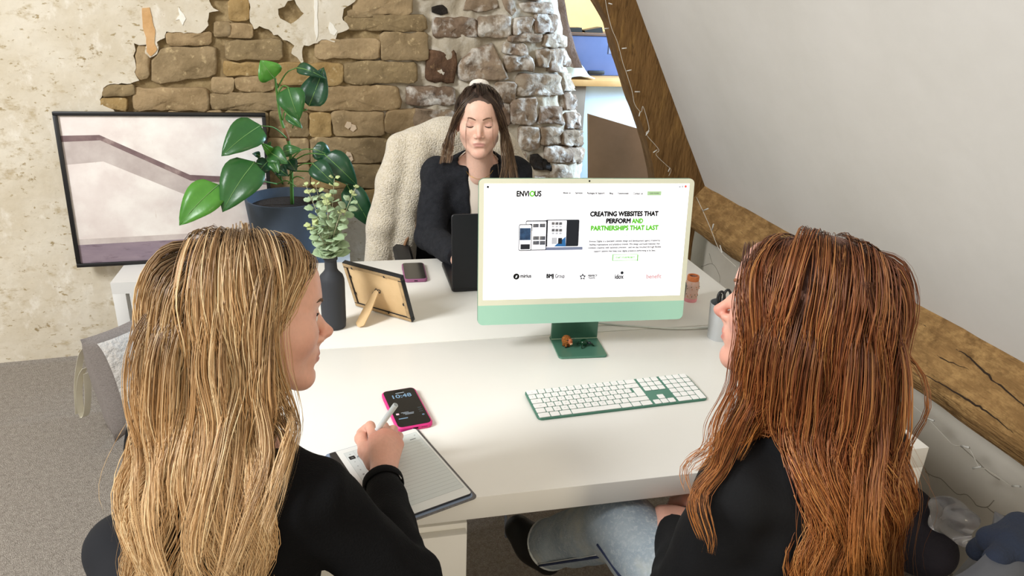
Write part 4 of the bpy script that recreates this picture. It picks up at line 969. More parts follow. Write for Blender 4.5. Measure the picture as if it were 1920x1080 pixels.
# ------------------------------------------------------------------ pots of pens and a small vase
hp_ = at(1262, 598); t = thing('grey_pen_pot', 'faceted grey pen pot half hidden behind the computer', 'pen pot', (hp_[0]+.004, hp_[1]+.035, ZD))
lathe('pot', [(.0, 0), (.034, 0), (.036, .002), (.041, .100), (.038, .100), (.034, .01), (.0, .008)], mat('grey_concrete', '#7d7c78', .7, var='#73726e', vscale=20), t, 8, cap=False)
tag(tube('black_pen', [(hp_[0]+.010, hp_[1]+.030, ZD+.012), (hp_[0]+.030, hp_[1]+.038, ZD+.118)], .0052, mat('black_plastic', '#1b1b1c', .45)), 'black pen standing in the grey faceted pot', 'pen')
vp = at(1297, 566); t = thing('bud_vase', 'small pink and orange patterned ceramic vase on the far desk corner', 'vase', (vp[0], vp[1]+.012, ZD))
M_pk = mat('speckled_pink_glaze', '#d9b3a4', .45, var='#c8a899', vscale=40); mix_noise(M_pk, '#c9804a', 70, .60, .68); mix_noise(M_pk, '#7d6a4a', 90, .66, .72)
lathe('body', [(.0, 0), (.018, 0), (.020, .006), (.020, .03), (.022, .05), (.021, .062), (.0165, .070), (.0165, .080), (.0135, .080), (.0135, .06), (.0, .055)], M_pk, t, 28, cap=False)
lathe('rim_band', [(.0168, .067), (.0185, .069), (.0185, .081), (.0172, .084), (.0135, .084), (.0135, .067)], mat('orange_glaze', '#d98250', .4, var='#c9713f', vscale=60), t, 28, cap=False)
lathe('base_band', [(.0, .0), (.0195, -.0002), (.0206, .004), (.0206, .011), (.019, .012)], mat('pink_glaze', '#e79aa0', .4), t, 28, cap=False)
for z_, r_ in ((.045, .0222), (.052, .0225), (.02, .0204), (.026, .0204)):
    for i in range(9):
        a = i*2*PI/9+z_*80; lathe('glaze_dot', [(.0, -.0022), (.0016, 0), (.0, .0022)], mat('orange_glaze', '#d98250', .4) if i % 2 else mat('olive_glaze', '#6f6440', .4), t, 6, (r_*math.cos(a), r_*math.sin(a), z_), cap=False)
sp_ = at(1352, 642); t = thing('silver_pen_cup', 'pale silver cup of black scissors and pens beside the woman with red hair', 'pen pot', (sp_[0]+.006, sp_[1]+.03, ZD))
lathe('cup', [(.0, 0), (.029, 0), (.030, .002), (.036, .105), (.0345, .105), (.028, .006), (.0, .005)], mat('brushed_silver', '#c7cacd', .3, metal=.6), t, 32, cap=False)
sc0 = np.array([sp_[0]+.006, sp_[1]+.03, ZD]); M_bp = mat('black_plastic', '#1b1b1c', .45)
t = thing('scissors', 'black handled scissors standing in the silver cup', 'scissors', tuple(sc0))
for sx, dz in ((-.012, .0), (.006, .004)):
    tube('handle_loop', [(sx+.010*math.cos(a), -.004+.003*math.sin(a), .122+dz+.018*math.sin(a)) for a in np.linspace(0, 2*PI, 20)], .0036, M_bp, t, 8)
    box('blade', (sx-.003, -.006, .012), (sx+.004, -.004, .106), mat('steel', '#b8bcc0', .3, metal=.9), t, .0005)
for k, (dx, dy, ex_) in enumerate(((.014, .008, .03), (-.016, .012, -.006), (.020, -.004, .022))):
    tag(tube('black_pen', [sc0+np.array([dx*.6, dy, .01]), sc0+np.array([ex_, dy, .128])], .0045, M_bp), ['black pen leaning right in the silver cup', 'upright black pen at the back of the silver cup', 'short black pen at the front of the silver cup'][k], 'pen', 'pens in the silver cup')

# ------------------------------------------------------------------ cushion against the bench
t = thing('cushion', 'square cushion, grey linen with white plush front and cream ties, leaning on the bench', 'cushion', (0, 0, 0))
cc_ = np.array([-2.005, 1.60, .225])
n_ = np.array([.86, -.42, .22]); n_ /= np.linalg.norm(n_); upv = np.array([-.30, .22, .9]); upv -= n_*(upv@n_); upv /= np.linalg.norm(upv); sd = np.cross(upv, n_)
M_lin = mat('grey_linen', '#938a84', .95, var='#7d746e', vscale=160, bump=.5, bscale=220, stretch=(1, 1, 3)); M_plu = mat('white_plush', '#d5cfc8', 1.0, var='#c6bfb7', vscale=22, bump=1.0, bscale=55, sheen=.3)
def pillow(side, m, name, s=.40, th=.095, lim=1.0):
    V = []; F = []; N = 20
    for i in range(N+1):
        for j in range(N+1):
            u_, v_ = -1+2*i/N, -1+2*j/N; u_ *= lim; v_ *= lim
            pin = 1-.07*(1-abs(u_)**2)*abs(v_)**4; pin2 = 1-.07*(1-abs(v_)**2)*abs(u_)**4
            hgt = th*((1-abs(u_)**2.6)*(1-abs(v_)**2.6))**.5
            hgt *= 1+.10*sn(u_*2.2, v_*2.2, 3+side)
            V.append(cc_+sd*u_*s/2*pin2+upv*v_*s/2*pin+n_*side*(hgt+(.002 if lim < 1 else 0)))
    for i in range(N):
        for j in range(N): k = i*(N+1)+j; f = (k, k+N+1, k+N+2, k+1); F.append(f if side > 0 else f[::-1])
    return mesh(name, V, F, m, t, smooth=True)
pillow(-1, M_lin, 'linen_back'); pillow(1, M_lin, 'linen_edge'); pillow(1, M_plu, 'plush_front', lim=.86)
M_tie = mat('cream_tape', '#d9d3c0', .8)
for P in ([(163, 645), (150, 668), (143, 720), (145, 775)], [(158, 690), (150, 705), (146, 740), (152, 778), (160, 776), (163, 740), (160, 700)]):
    C = spline([at(*q, (0, 1, 0), 1.52) for q in P], 18); V = []; F = []
    for q in C: V += [q+np.array([-.006, -.006, 0]), q+np.array([.012, .010, 0]), q+np.array([.013, .008, 0]), q+np.array([-.005, -.008, 0])]
    for k in range(17):
        for i in range(4): F.append((k*4+i, k*4+(i+1) % 4, k*4+4+(i+1) % 4, k*4+4+i))
    F += [(3, 2, 1, 0), (68, 69, 70, 71)]; mesh('tie_tape', V, F, M_tie, t)
# ================================================================== people
def skin_material(name, rough=.48):
    m = bpy.data.materials.new(name); m.use_nodes = True; nt = m.node_tree; b = nt.nodes['Principled BSDF']
    a = nt.nodes.new('ShaderNodeVertexColor'); a.layer_name = 'tint'
    n = nt.nodes.new('ShaderNodeTexNoise'); n.inputs['Scale'].default_value = 90; n.inputs['Detail'].default_value = 4
    mx = nt.nodes.new('ShaderNodeMix'); mx.data_type = 'RGBA'; mx.blend_type = 'MULTIPLY'; mx.inputs['Factor'].default_value = .18
    nt.links.new(a.outputs['Color'], mx.inputs['A']); nt.links.new(n.outputs['Fac'], mx.inputs['B'])
    nt.links.new(mx.outputs['Result'], b.inputs['Base Color'])
    b.inputs['Roughness'].default_value = rough; b.inputs['Subsurface Weight'].default_value = .15; b.inputs['Subsurface Radius'].default_value = (.008, .003, .002); b.inputs['Subsurface Scale'].default_value = 1.0
    b.inputs['Specular IOR Level'].default_value = .4
    return m
def hair_material(name, rough=.42):
    m = bpy.data.materials.new(name); m.use_nodes = True; nt = m.node_tree; b = nt.nodes['Principled BSDF']
    a = nt.nodes.new('ShaderNodeVertexColor'); a.layer_name = 'tint'; nt.links.new(a.outputs['Color'], b.inputs['Base Color'])
    b.inputs['Roughness'].default_value = rough; b.inputs['Specular IOR Level'].default_value = .45
    return m
M_skin = skin_material('skin'); M_hair = hair_material('hair')
def lin(h): return np.array(srgb(h)[:3], np.float32)
def head_axes(yaw, pitch, roll):
    f = np.array([math.cos(yaw)*math.cos(pitch), math.sin(yaw)*math.cos(pitch), math.sin(pitch)]); r = np.array([math.sin(yaw), -math.cos(yaw), 0]); u = np.cross(r, f)
    c, s = math.cos(roll), math.sin(roll); return np.stack([c*r+s*u, f, -s*r+c*u], 1)

def head_sdf(nose=(.121, -.032), eyes='open', mouth_open=0.0, neck_dir=(0, -.035, -.20), lips=1.0):
    s = Sdf()
    s.ell((0, -.014, .032), (.0745, .097, .086), .01)
    s.ell((0, .030, -.022), (.060, .064, .082), .03)
    for x in (-1, 1):
        s.cap((x*.047, .000, -.056), (x*.012, .072, -.096), .020, .015, .03)
        s.ell((x*.040, .062, -.022), (.022, .022, .022), .035)
        s.cap((x*.012, .0865, .022), (x*.040, .070, .024), .010, .008, .012)
    s.ell((0, .076, -.099), (.018, .016, .015), .016)
    s.ell((0, .083, -.062), (.026, .015, .020), .016)
    s.ell((0, .075, .050), (.042, .022, .034), .03)
    for x in (-1, 1): s.ell((x*.0315, .103, .000), (.0155, .015, .011), .012, sub=True)
    s.cap((0, .087, .010), (0, .097, -.012), .0075, .0080, .010)
    s.cap((0, .097, -.012), (0, nose[0]-.0072, nose[1]), .0078, .0074, .008)
    s.cap((0, nose[0]-.013, nose[1]-.005), (0, .0945, -.0490), .0062, .0070, .008)
    for x in (-1, 1): s.ell((x*.0115, .0985, -.0385), (.0066, .0090, .0060), .006)
    for x in (-1, 1): s.ell((x*.0068, .107, -.0455), (.0033, .005, .003), .003, sub=True)
    # lips
    s.ell((0, .0960-.002*(1-lips), -.0605), (.0190, .0058*lips, .0046*lips), .006); s.ell((0, .0945-.002*(1-lips), -.0690-mouth_open*.5), (.0165, .0060*lips, .0054*lips), .006)
    s.ell((0, .1010, -.0645), (.022, .0045, .0010+mouth_open), .003, sub=True)
    s.ell((0, .0950, -.0805), (.014, .004, .004), .008, sub=True)
    for x in (-1, 1):
        s.ell((x*.0315, .0785, .0005), (.0140, .0120, .0120), .004)
        if eyes == 'open': s.ell((x*.0325, .0935, -.0005), (.0125, .0085, .0040), .002, sub=True)
    # ears
    for x in (-1, 1):
        R = np.array([[math.cos(.3*x), math.sin(.3*x), 0], [-math.sin(.3*x), math.cos(.3*x), 0], [0, 0, 1]], np.float32)
        s.ell((x*.0755, -.006, -.006), (.007, .018, .030), .006, R); s.ell((x*.080, -.003, -.002), (.004, .010, .018), .004, R, sub=True)
    s.cap((0, -.022, -.055), neck_dir, .050, .050, .025)
    s.cap((0, .010, -.090), (neck_dir[0], neck_dir[1]+.015, neck_dir[2]), .036, .042, .02)
    return s
def head_tint(skin, lip, scalp, hairline=.070, blush='#d98f80', side=.01, lips=1.0):
    sk, lp, sc_, bl = lin(skin), lin(lip), lin(scalp), lin(blush)
    def f(P):
        C = np.tile(sk, (len(P), 1)); x, y, z = P.T
        def mixin(c, w_): C[:] = C*(1-w_[:, None])+c*w_[:, None]
        def g(cx, cy, cz, r): return np.exp(-(((np.abs(x)-cx)/r)**2+((y-cy)/r)**2+((z-cz)/r)**2))
        mixin(bl, .35*g(.042, .07, -.035, .022)); mixin(bl, .45*g(0, .115, -.036, .014)); mixin(bl, .3*g(.076, 0, -.01, .02)); mixin(bl, .25*g(0, .09, -.1, .02))
        lipw = np.clip(1.3-np.sqrt((x/.0195)**2+((z+.0648)/(.0100*lips))**2), 0, .35)/.35*(y > .085); mixin(lp, lipw*.85)
        lidw = np.clip(1.25-np.sqrt(((np.abs(x)-.0320)/.0145)**2+((z-.002)/.0085)**2), 0, .4)/.4*(y > .07); mixin(bl*.75, lidw*.35)
        hair = (z > hairline-.35*np.maximum(0, -(y-.06))) & (y < .085) | (y < side-.02) & (z > -.06-.3*np.abs(x)*0)
        hair &= ~((np.abs(x) > .070) & (y > -.03) & (z < .03)) & (z > -.075)
        mixin(sc_, hair.astype(np.float32)*.92)
        return C
    return f
FT = dict(index=((.026, .085), (.042, .025, .020), .0090), middle=((.008, .089), (.046, .028, .021), .0092), ring=((-.010, .085), (.042, .026, .020), .0086), pinky=((-.026, .076), (.033, .020, .018), .0076))
def hand_sdf(wrist, fwd, up, right, curl=(.5, .6, .4), thumb_in=0.0):
    """relaxed hand; right = +1 puts the thumb on the viewer's left of a right hand seen from its back"""
    fwd = np.array(fwd, float); fwd /= np.linalg.norm(fwd); up = np.array(up, float); up -= fwd*(up@fwd); up /= np.linalg.norm(up); sd = np.cross(up, fwd)*right   # towards the thumb
    W = np.array(wrist, float); T = lambda x, y, z: W+sd*x+fwd*y+up*z
    s = Sdf(); s.cap(T(0, -.05, 0), T(0, .005, 0), .023, .022, .01)
    for nme, ((bx_, by_), seg, r) in FT.items():
        m0 = T(bx_, by_, .0); s.cap(T(bx_*.55, .008, -.004), m0, .0150, .0115, .014)
        a = 0.0; p = m0; rr = r*1.08
        for L, c in zip(seg, curl):
            a += c; q = p+(fwd*math.cos(a)-up*math.sin(a))*L; s.cap(p, q, rr, rr*.9, .004); p, rr = q, rr*.92
    P = [T(.016, .018, -.006), T(.040-thumb_in*.3, .042, -.014), T(.050-thumb_in, .070, -.020), T(.050-thumb_in*1.4, .094, -.026)]
    s.chain(P, [.0145, .0118, .0098, .0080], .010)
    return s, np.min([T(x, y, z) for x in (-.07, .08) for y in (-.08, .22) for z in (-.11, .05)], 0), np.max([T(x, y, z) for x in (-.07, .08) for y in (-.08, .22) for z in (-.11, .05)], 0)
def folds(P, amp, fr, seed):
    rs = np.random.RandomState(seed); o = np.zeros(len(P), np.float32)
    for k in range(7):
        d = rs.normal(size=3); d /= np.linalg.norm(d); f = fr*(.6+.9*rs.rand()); ph = rs.rand()*6.3
        w2 = rs.normal(size=3)*fr*.25
        o += np.sin(P@d.astype(np.float32)*f+ph+1.2*np.sin(P@w2.astype(np.float32)+ph))
    return o*(amp/3.0)
def person_mesh(name, pieces, label):
    """join implicit pieces (each: sdf, lo, hi, h, matrix, tint function) into one body mesh"""
    Vs, Fs, Cs = [], [], []; n = 0
    for (f, lo, hi, h, Mx, tf) in pieces:
        V, F = isosurface(f, lo, hi, h); C = tf(V.astype(np.float32))
        if Mx is not None: V = V@Mx[0].T+Mx[1]
        Vs.append(V); Fs.append(F+n); Cs.append(C); n += len(V)
    V = np.concatenate(Vs); F = np.concatenate(Fs); C = np.ones((len(V), 4), np.float32); C[:, :3] = np.concatenate(Cs)
    me = quad_mesh(name, V, F, 1); a = me.color_attributes.new('tint', 'FLOAT_COLOR', 'POINT'); a.data.foreach_set('color', C.ravel())
    return tag(link(name, me, M_skin), label, 'person')
def flat(c): c = lin(c); return lambda P: np.tile(c, (len(P), 1))

# ---- hair: locks grown from the scalp, falling over head and clothes
def grow(roots, dirs, collider, L, off, grav, head, steps=36, cling=-.012, ycap=(.045, .25)):
    """locks start on the scalp, slide round the head, then fall; head = (axes, centre). Returns (n, steps+1, 3)"""
    R, c = head; P = roots.copy(); D = dirs/np.linalg.norm(dirs, axis=1)[:, None]; ds = (L/steps)[:, None]; out = [P.copy()]; e = .003
    def grad(q):
        q = q.astype(np.float32); G = np.stack([collider(q+np.array(v_, np.float32))-collider(q-np.array(v_, np.float32)) for v_ in ((e, 0, 0), (0, e, 0), (0, 0, e))], 1)
        return G/(np.linalg.norm(G, axis=1)[:, None]+1e-9)
    for k in range(steps):
        g = np.clip(grav[:, 0]+grav[:, 1]*k, 0, .7)[:, None]
        D = D*(1-g)+np.array([0, 0, -1.0])*g; D /= np.linalg.norm(D, axis=1)[:, None]; Q = P+D*ds
        for it in range(3):
            d = collider(Q.astype(np.float32)); need = off-d
            loc = (Q-c)@R; hug = loc[:, 2] > -cling
            m = (need > 0) | (hug & (need < -.004))
            if m.any():
                Gm = grad(Q[m]); Q[m] += Gm*(np.where(need[m] > 0, 1.0, .7)*need[m])[:, None]
            loc = (Q-c)@R; cap_ = ycap[0]+ycap[1]*np.maximum(0, loc[:, 2]-.0); over = loc[:, 1]-cap_; m2 = (over > 0) & (loc[:, 2] < .075)
            Q[m2] -= (R[:, 1][None]*(over[m2]*.6)[:, None])
        mv = Q-P; ln = np.linalg.norm(mv, axis=1)[:, None]+1e-9; D = mv/ln; P = P+D*ds; out.append(P.copy())
    return np.stack(out, 1)
def squash(G, C, heading, z0, cap=.165, collider=None, off=None, fade=.12):
    """gather the falling hair between the shoulders and lift it clear of the clothes again"""
    sd_ = np.array([math.sin(heading), -math.cos(heading), 0]); G = G.copy(); lat = (G-C)@sd_; wz = np.clip((z0-G[..., 2])/fade, 0, 1)
    new = cap*np.tanh(lat/cap); G += sd_*((new-lat)*wz)[..., None]; sh = G.shape; P = G.reshape(-1, 3); o = np.repeat(off, sh[1]); e = .003
    for it in range(2):
        d = collider(P.astype(np.float32)); m = (o-d > 0) & (wz.ravel() > 0)
        if not m.any(): break
        q = P[m].astype(np.float32); g = np.stack([collider(q+np.array(v_, np.float32))-collider(q-np.array(v_, np.float32)) for v_ in ((e, 0, 0), (0, e, 0), (0, 0, e))], 1); g /= np.linalg.norm(g, axis=1)[:, None]+1e-9
        P[m] += g*(o-d)[m][:, None]
    G = P.reshape(sh)
    for it in range(9): G[:, 1:-1] = .25*G[:, :-2]+.5*G[:, 1:-1]+.25*G[:, 2:]
    return G
def trim(s, p, n, rad, k=.004):
    """cut a garment off past a plane, only within rad of p (cuff, neckline)"""
    p = np.array(p, np.float32); n = np.array(n, np.float32); n = n/np.linalg.norm(n)
    def f(P, d):
        q = P-p; pl = q@n; w_ = np.linalg.norm(q, axis=1) < rad; return np.where(w_, np.maximum(d, pl), d)
    return s.fn(f)
def resample(G, K):
    n, S, _ = G.shape; t = np.linspace(0, S-1, K); i = np.minimum(t.astype(int), S-2); u = (t-i)[None, :, None]; return G[:, i]*(1-u)+G[:, i+1]*u
def hair_mesh(name, guides, parent, per, clump, wave, colf, rad=.0008, K=26, rootspread=None, seed=3, frizz=.0015, taper=.35, wavelen=.085, center=None, flat_=.55, cutv=.35):
    """each guide lock becomes `per` strands; wave = amplitude"""
    rs = np.random.RandomState(seed); G = resample(guides, K); n = len(G); Vs = []; Fs = []; Cs = []
    seglen = np.linalg.norm(np.diff(G, axis=1), axis=2); arc = np.concatenate([np.zeros((n, 1)), np.cumsum(seglen, 1)], 1)
    T = np.gradient(G, axis=1); T /= np.linalg.norm(T, axis=2)[..., None]+1e-9
    ref = np.array([.3, .9, .2])
    if center is not None:
        cz = np.minimum(G[..., 2], center[2]); N_ = G-np.stack([np.full_like(cz, center[0]), np.full_like(cz, center[1]), cz], -1)
        X = np.cross(T, N_/(np.linalg.norm(N_, axis=2)[..., None]+1e-9))
    else: X = np.cross(T, ref)
    X = X; X /= np.linalg.norm(X, axis=2)[..., None]+1e-9; Y = np.cross(T, X)
    g0 = G[:, K//3]; ph = rs.normal(0, .45, n); wl = np.full(n, wavelen); wa = wave*(.5+.9*rs.rand(n))
    tt = np.linspace(0, 1, K)
    for j in range(per):
        ph2 = ph+rs.normal(0, .35, n); r = np.sqrt(rs.rand(n)); th = rs.rand(n)*6.28
        rootoff = (np.cos(th)*r)[:, None, None]*X[:, :1]*rootspread+(np.sin(th)*r)[:, None, None]*Y[:, :1]*rootspread*(.12 if center is not None else 1)+(rs.rand(n)-.5)[:, None, None]*T[:, :1]*rootspread*.3
        th2 = th+rs.normal(0, .5, n); cl = clump*(.6+.8*rs.rand(n))
        env = np.clip((arc-.12)/.16, 0, 1)
        c_ = (1-np.clip(arc/.12, 0, 1))[..., None]
        widen = (cl*r)[:, None]*(.75+.5*np.sin(tt*5+ph[:, None])**2)*(1-.7*tt[None]**2)
        pz = -G[..., 2]/wl[:, None]*6.28+2.2*np.sin(G[..., 0]*16+G[..., 1]*11)+1.3*np.sin(G[..., 0]*37-G[..., 2]*6)+ph2[:, None]; a1 = wa[:, None]*env*np.sin(pz); a2 = .55*wa[:, None]*env*np.cos(pz+.6)
        fz = frizz*env*np.sin(arc*rs.uniform(30, 70, n)[:, None]+rs.rand(n)[:, None]*6.3)
        S = G+rootoff*c_+(X*(np.cos(th2)[:, None]*widen+a1+fz)[..., None]+Y*(np.sin(th2)[:, None]*widen*(flat_ if center is not None else 1)+a2*.7+fz*.7)[..., None])*(1-c_)
        cut = np.clip(tt[None]/(1-cutv*rs.rand(n)[:, None]**1.5), 0, 1)     # uneven ends
        R = rad*(.7+.7*rs.rand(n))[:, None]*(1-taper*tt[None])*np.where(cut >= 1, .05, 1.0)*np.minimum(1, .35+tt[None]*8)
        Tn = np.gradient(S, axis=1); Tn /= np.linalg.norm(Tn, axis=2)[..., None]+1e-9
        A = np.cross(Tn, ref); A /= np.linalg.norm(A, axis=2)[..., None]+1e-9; B = np.cross(Tn, A)
        ring = np.stack([S+(A*math.cos(q)+B*math.sin(q))*R[..., None] for q in (0, 2.094, 4.189)], 2)   # n,K,3,3
        base = sum(len(v_) for v_ in Vs); Vs.append(ring.reshape(-1, 3)); C = colf(tt, rs.rand(n), S); Cs.append(np.repeat(C.reshape(-1, 3), 3, 0))
        i0 = base+(np.arange(n)[:, None]*K+np.arange(K-1)[None])*3
        for q in range(3):
            q2 = (q+1) % 3; Fs.append(np.stack([i0+q, i0+q2, i0+3+q2, i0+3+q], -1).reshape(-1, 4))
    V = np.concatenate(Vs); F = np.concatenate(Fs); C = np.ones((len(V), 4), np.float32); C[:, :3] = np.concatenate(Cs)
    me = quad_mesh(name, V, F, 0); a = me.color_attributes.new('tint', 'FLOAT_COLOR', 'POINT'); a.data.foreach_set('color', C.ravel())
    return link(name, me, M_hair, parent)
def hair_colour(root, mid, tip, hi, lo, rootlen=.22, hi_amt=.35):
    rt, md, tp, h_, l_ = map(lin, (root, mid, tip, hi, lo))
    def f(tt, rv, S):
        t = tt[None, :, None]; a = np.clip(t/rootlen, 0, 1); b = np.clip((t-.45)/.5, 0, 1); rv = rv[:, None, None]
        C = rt*(1-a)+md*a; C = C*(1-b)+tp*b
        up_ = np.clip((rv-(1-hi_amt))/hi_amt, 0, 1)*np.clip(t*3+.15, 0, 1); dn = np.clip((.3-rv)/.3, 0, 1)*.75
        C = C*(1-up_*.8)+h_*up_*.8; return C*(1-dn)+l_*dn
    return f
def scalp_roots(n, part_x, seed, front=.075, low=-.045, side_front=.035):
    """points on the hair-bearing scalp, in head coordinates"""
    rs = np.random.RandomState(seed); out = []
    while len(out) < n:
        d = rs.normal(size=3); d /= np.linalg.norm(d); p = np.array([0, -.014, .032])+d*np.array([.0745, .097, .086])
        if p[2] < low: continue
        if p[2] > .085:
            if p[1] > front: continue
        elif p[1] > side_front+(p[2]-0.0)*.45: continue
        elif p[2] < .0 and p[1] > -.02: continue
        out.append(p)
    return np.array(out)
def lock_px(P, collider, off=.012):
    """hand-placed lock: each photo pixel is laid on the head or clothes behind it, clear by off"""
    out = []
    for n_i, (px, py, w_) in enumerate(P):
        of_ = off*min(1.0, .25+.4*n_i); ws = np.linspace(w_-.10, w_+.16, 90); Q = np.array([depth(px, py, a) for a in ws]); d = collider(Q.astype(np.float32)); i = np.where(d < of_)[0]
        k = int(i[0]) if len(i) else int(np.argmin(d)); out.append(Q[k])
    out = np.array(out); out[1:-1] = .2*out[:-2]+.6*out[1:-1]+.2*out[2:]
    return spline(out, 35)
def brow_lash(person, Mx, colr, eyes):
    R, c = Mx; W = lambda q: R@np.array(q)+c
    mb = mat('brow_'+colr[1:], colr, .8); ml = mat('lash', '#241a16', .7)
    for x in (-1, 1):
        P = spline([W((x*.012, .1010, .0195)), W((x*.024, .0985, .0245)), W((x*.036, .0905, .0255)), W((x*.048, .0765, .0200))], 12); tube('eyebrow', P, np.concatenate([np.linspace(.0018, .0026, 5), np.linspace(.0026, .0007, 7)]), mb, person, 6)
        if eyes == 'open':
            e = R@np.array((x*.0315, .0790, .0000))+c
            bm = bmesh.new(); bmesh.ops.create_uvsphere(bm, u_segments=24, v_segments=16, radius=.0120); o = bmobj('eye', bm, mat('eye_white', '#d9d2cb', .15), person, True)
            o.matrix_world = Matrix.Translation(e)
            for r_, cl, dz in ((.0058, '#4f4a3c', .0112), (.0028, '#0a0a0a', .01195)):
                bm = bmesh.new(); bmesh.ops.create_uvsphere(bm, u_segments=20, v_segments=10, radius=r_); bmesh.ops.scale(bm, vec=(1, 1, .28), verts=bm.verts[:])
                k = bmobj('iris' if r_ > .004 else 'pupil', bm, mat('iris_'+cl[1:], cl, .12), o, True); fd = Vector(R@np.array((0, 1, -.05))); k.matrix_local = Matrix.Translation(fd.normalized()*(dz-.0012)) @ fd.to_track_quat('Z', 'Y').to_matrix().to_4x4()
            P = spline([W((x*.0185, .0885, -.0005)), W((x*.0270, .0925, .0045)), W((x*.0370, .0895, .0050)), W((x*.0455, .0800, .0005)), W((x*.0490, .0790, .0020))], 14); tube('upper_lashes', P, .0011, ml, person, 5)
        else:
            P = spline([W((x*.0185, .0890, -.0020)), W((x*.0270, .0925, -.0052)), W((x*.0370, .0905, -.0056)), W((x*.0465, .0820, -.0020))], 12); tube('lashes', P, np.concatenate([np.linspace(.0009, .0018, 6), np.linspace(.0018, .0012, 6)]), ml, person, 5)
            P = spline([W((x*.0190, .0870, .0040)), W((x*.0300, .0890, .0085)), W((x*.0450, .0790, .0050))], 10); tube('lid_crease', P, .0005, mat('lid_shadow', '#a9776a', .7), person, 5)

def torso_ops(s, C, heading, shR, shL, hipz, w_=.165, dpt=.105, neck=None, k=.05, chest=.02):
    """ribcage, waist and hips of a seated figure; C = centre at chest height"""
    ca, sa = math.cos(heading), math.sin(heading); R = np.array([[sa, ca, 0], [-ca, sa, 0], [0, 0, 1]], np.float32)   # columns: right, forward, up
    C = np.array(C, float); hip = np.array([C[0]-ca*.04, C[1]-sa*.04, hipz])
    s.ell(C, (w_, dpt, .17), .02, R); s.ell((C+hip)/2, (w_*.86, dpt*.92, .17), k, R); s.ell(hip, (w_*1.05, dpt*1.12, .12), k, R)
    s.cap(shR, shL, .052, .052, k); 
    if neck is not None: s.cap(C+np.array([0, 0, .12]), neck, .07, .056, k)
    return R
def arm_ops(s, sh, el, wr, r=(.056, .047, .043, .036), k=.03):
    s.cap(sh, el, r[0], r[1], k); s.cap(el, wr, r[2], r[3], .02)

# ------------------------------------------------------------------ chairs
M_mesh = mat('black_chair_fabric', '#17181b', .85, bump=.3, bscale=200); M_chp = mat('black_chair_plastic', '#1c1c1e', .5)
def office_chair(label, loc, rz, fabric, back_h=.55, arms=True, seat_z=.46, back_y=-.23):
    t = thing('office_chair', label, 'chair', loc, rz)
    slab('seat', .48, .46, .09, .07, fabric, t, bev=.02, z0=seat_z-.07)
    bm = bmesh.new(); V = []; F = []; N = 12
    for side in (0, 1):
        for i in range(N+1):
            for j in range(N+1):
                u_, v_ = -1+2*i/N, j/N; wv = (.225-.03*v_**3)*(1-.12*abs(2*v_-1)**6)
                V.append((u_*wv, back_y+.045*u_*u_-.05*v_-(.05 if side else 0)+.012*math.sin(v_*5), seat_z+.08+v_*back_h*(1-.05*u_**4)))
    M1 = (N+1)**2
    for i in range(N):
        for j in range(N):
            k = i*(N+1)+j; F.append((k, k+1, k+N+2, k+N+1)); F.append((M1+k, M1+k+N+1, M1+k+N+2, M1+k+1))
    for i in range(N):
        for (a, b) in ((i*(N+1), (i+1)*(N+1)), ((i+1)*(N+1)+N, i*(N+1)+N)): F.append((a, b, M1+b, M1+a))
        for (a, b) in ((i+1, i), (N*(N+1)+i, N*(N+1)+i+1)): F.append((a, b, M1+b, M1+a))
    bm.free(); o = mesh('backrest', V, F, fabric, t, True)
    tube('back_support', spline([(0, back_y+.12, seat_z-.06), (0, back_y-.05, seat_z-.03), (0, back_y-.085, seat_z+.12), (0, back_y-.09, seat_z+.3)], 12), .022, M_chp, t, 10)
    if arms:
        for x in (-1, 1):
            tube('arm_post', spline([(x*.20, -.02, seat_z-.05), (x*.265, -.02, seat_z-.02), (x*.27, -.03, seat_z+.17)], 10), .018, M_chp, t, 8)
            slab('arm_pad', .07, .24, .03, .03, M_chp, t, bev=.01, loc=(x*.27, -.0, seat_z+.17))
    lathe('gas_column', [(.028, .09), (.028, .25), (.018, .26), (.018, seat_z-.07)], M_chp, t, 16)
    for k in range(5):
        a = k*2*PI/5+.3; e = (.27*math.cos(a), .27*math.sin(a))
        tube('base_arm', [(0, 0, .10), (e[0]*.5, e[1]*.5, .095), (e[0], e[1], .065)], [.026, .022, .016], M_chp, t, 8)
        w_ = lathe('castor', [(.012, -.022), (.026, -.020), (.027, 0), (.026, .020), (.012, .022)], M_chp, t, 16); w_.matrix_local = Matrix.Translation((e[0], e[1], .0275)) @ Matrix.Rotation(a, 4, 'Z') @ Matrix.Rotation(PI/2, 4, 'X')
    return t
# ================================================================== woman with long blonde hair (left)
knit = mat('black_knit', '#08080a', .9, bump=.25, bscale=350, spec=.2)
MA = (head_axes(.2548, -.1239, .1841), np.array([-1.3407, -.0628, 1.1605]))
sk = '#e4b09a'
shR, shL = np.array([-1.262, -.215, .940]), np.array([-1.480, -.045, .948]); elR, wrR = np.array([-1.136, -.245, .795]), at(717, 900, d=.792)
elL, wrL = np.array([-1.535, -.010, .775]), np.array([-1.47, .13, .775]); CA = np.array([-1.385, -.150, .86]); headA = math.radians(50)
neckA = MA[0]@np.array([0, -.03, -.13])+MA[1]
def clothesA(g, arms=True):
    s = Sdf(); torso_ops(s, CA, headA, shR, shL, .56, .150+g, .100+g, None, .05)
    s.cap(CA+np.array([0, 0, .10]), neckA, .062+g, .050+g, .05)
    arm_ops(s, shR, elR, wrR, (.054+g, .047+g, .044+g, .030+g)); arm_ops(s, shL, elL, wrL, (.054+g, .047+g, .042+g, .030+g))
    return s
H = Sdf()
W = wrR+np.array([0, -.005, .004]); mi, mm, mr, mp = at(703, 824, d=.816), at(721, 815, d=.820), at(736, 820, d=.814), at(746, 834, d=.802)
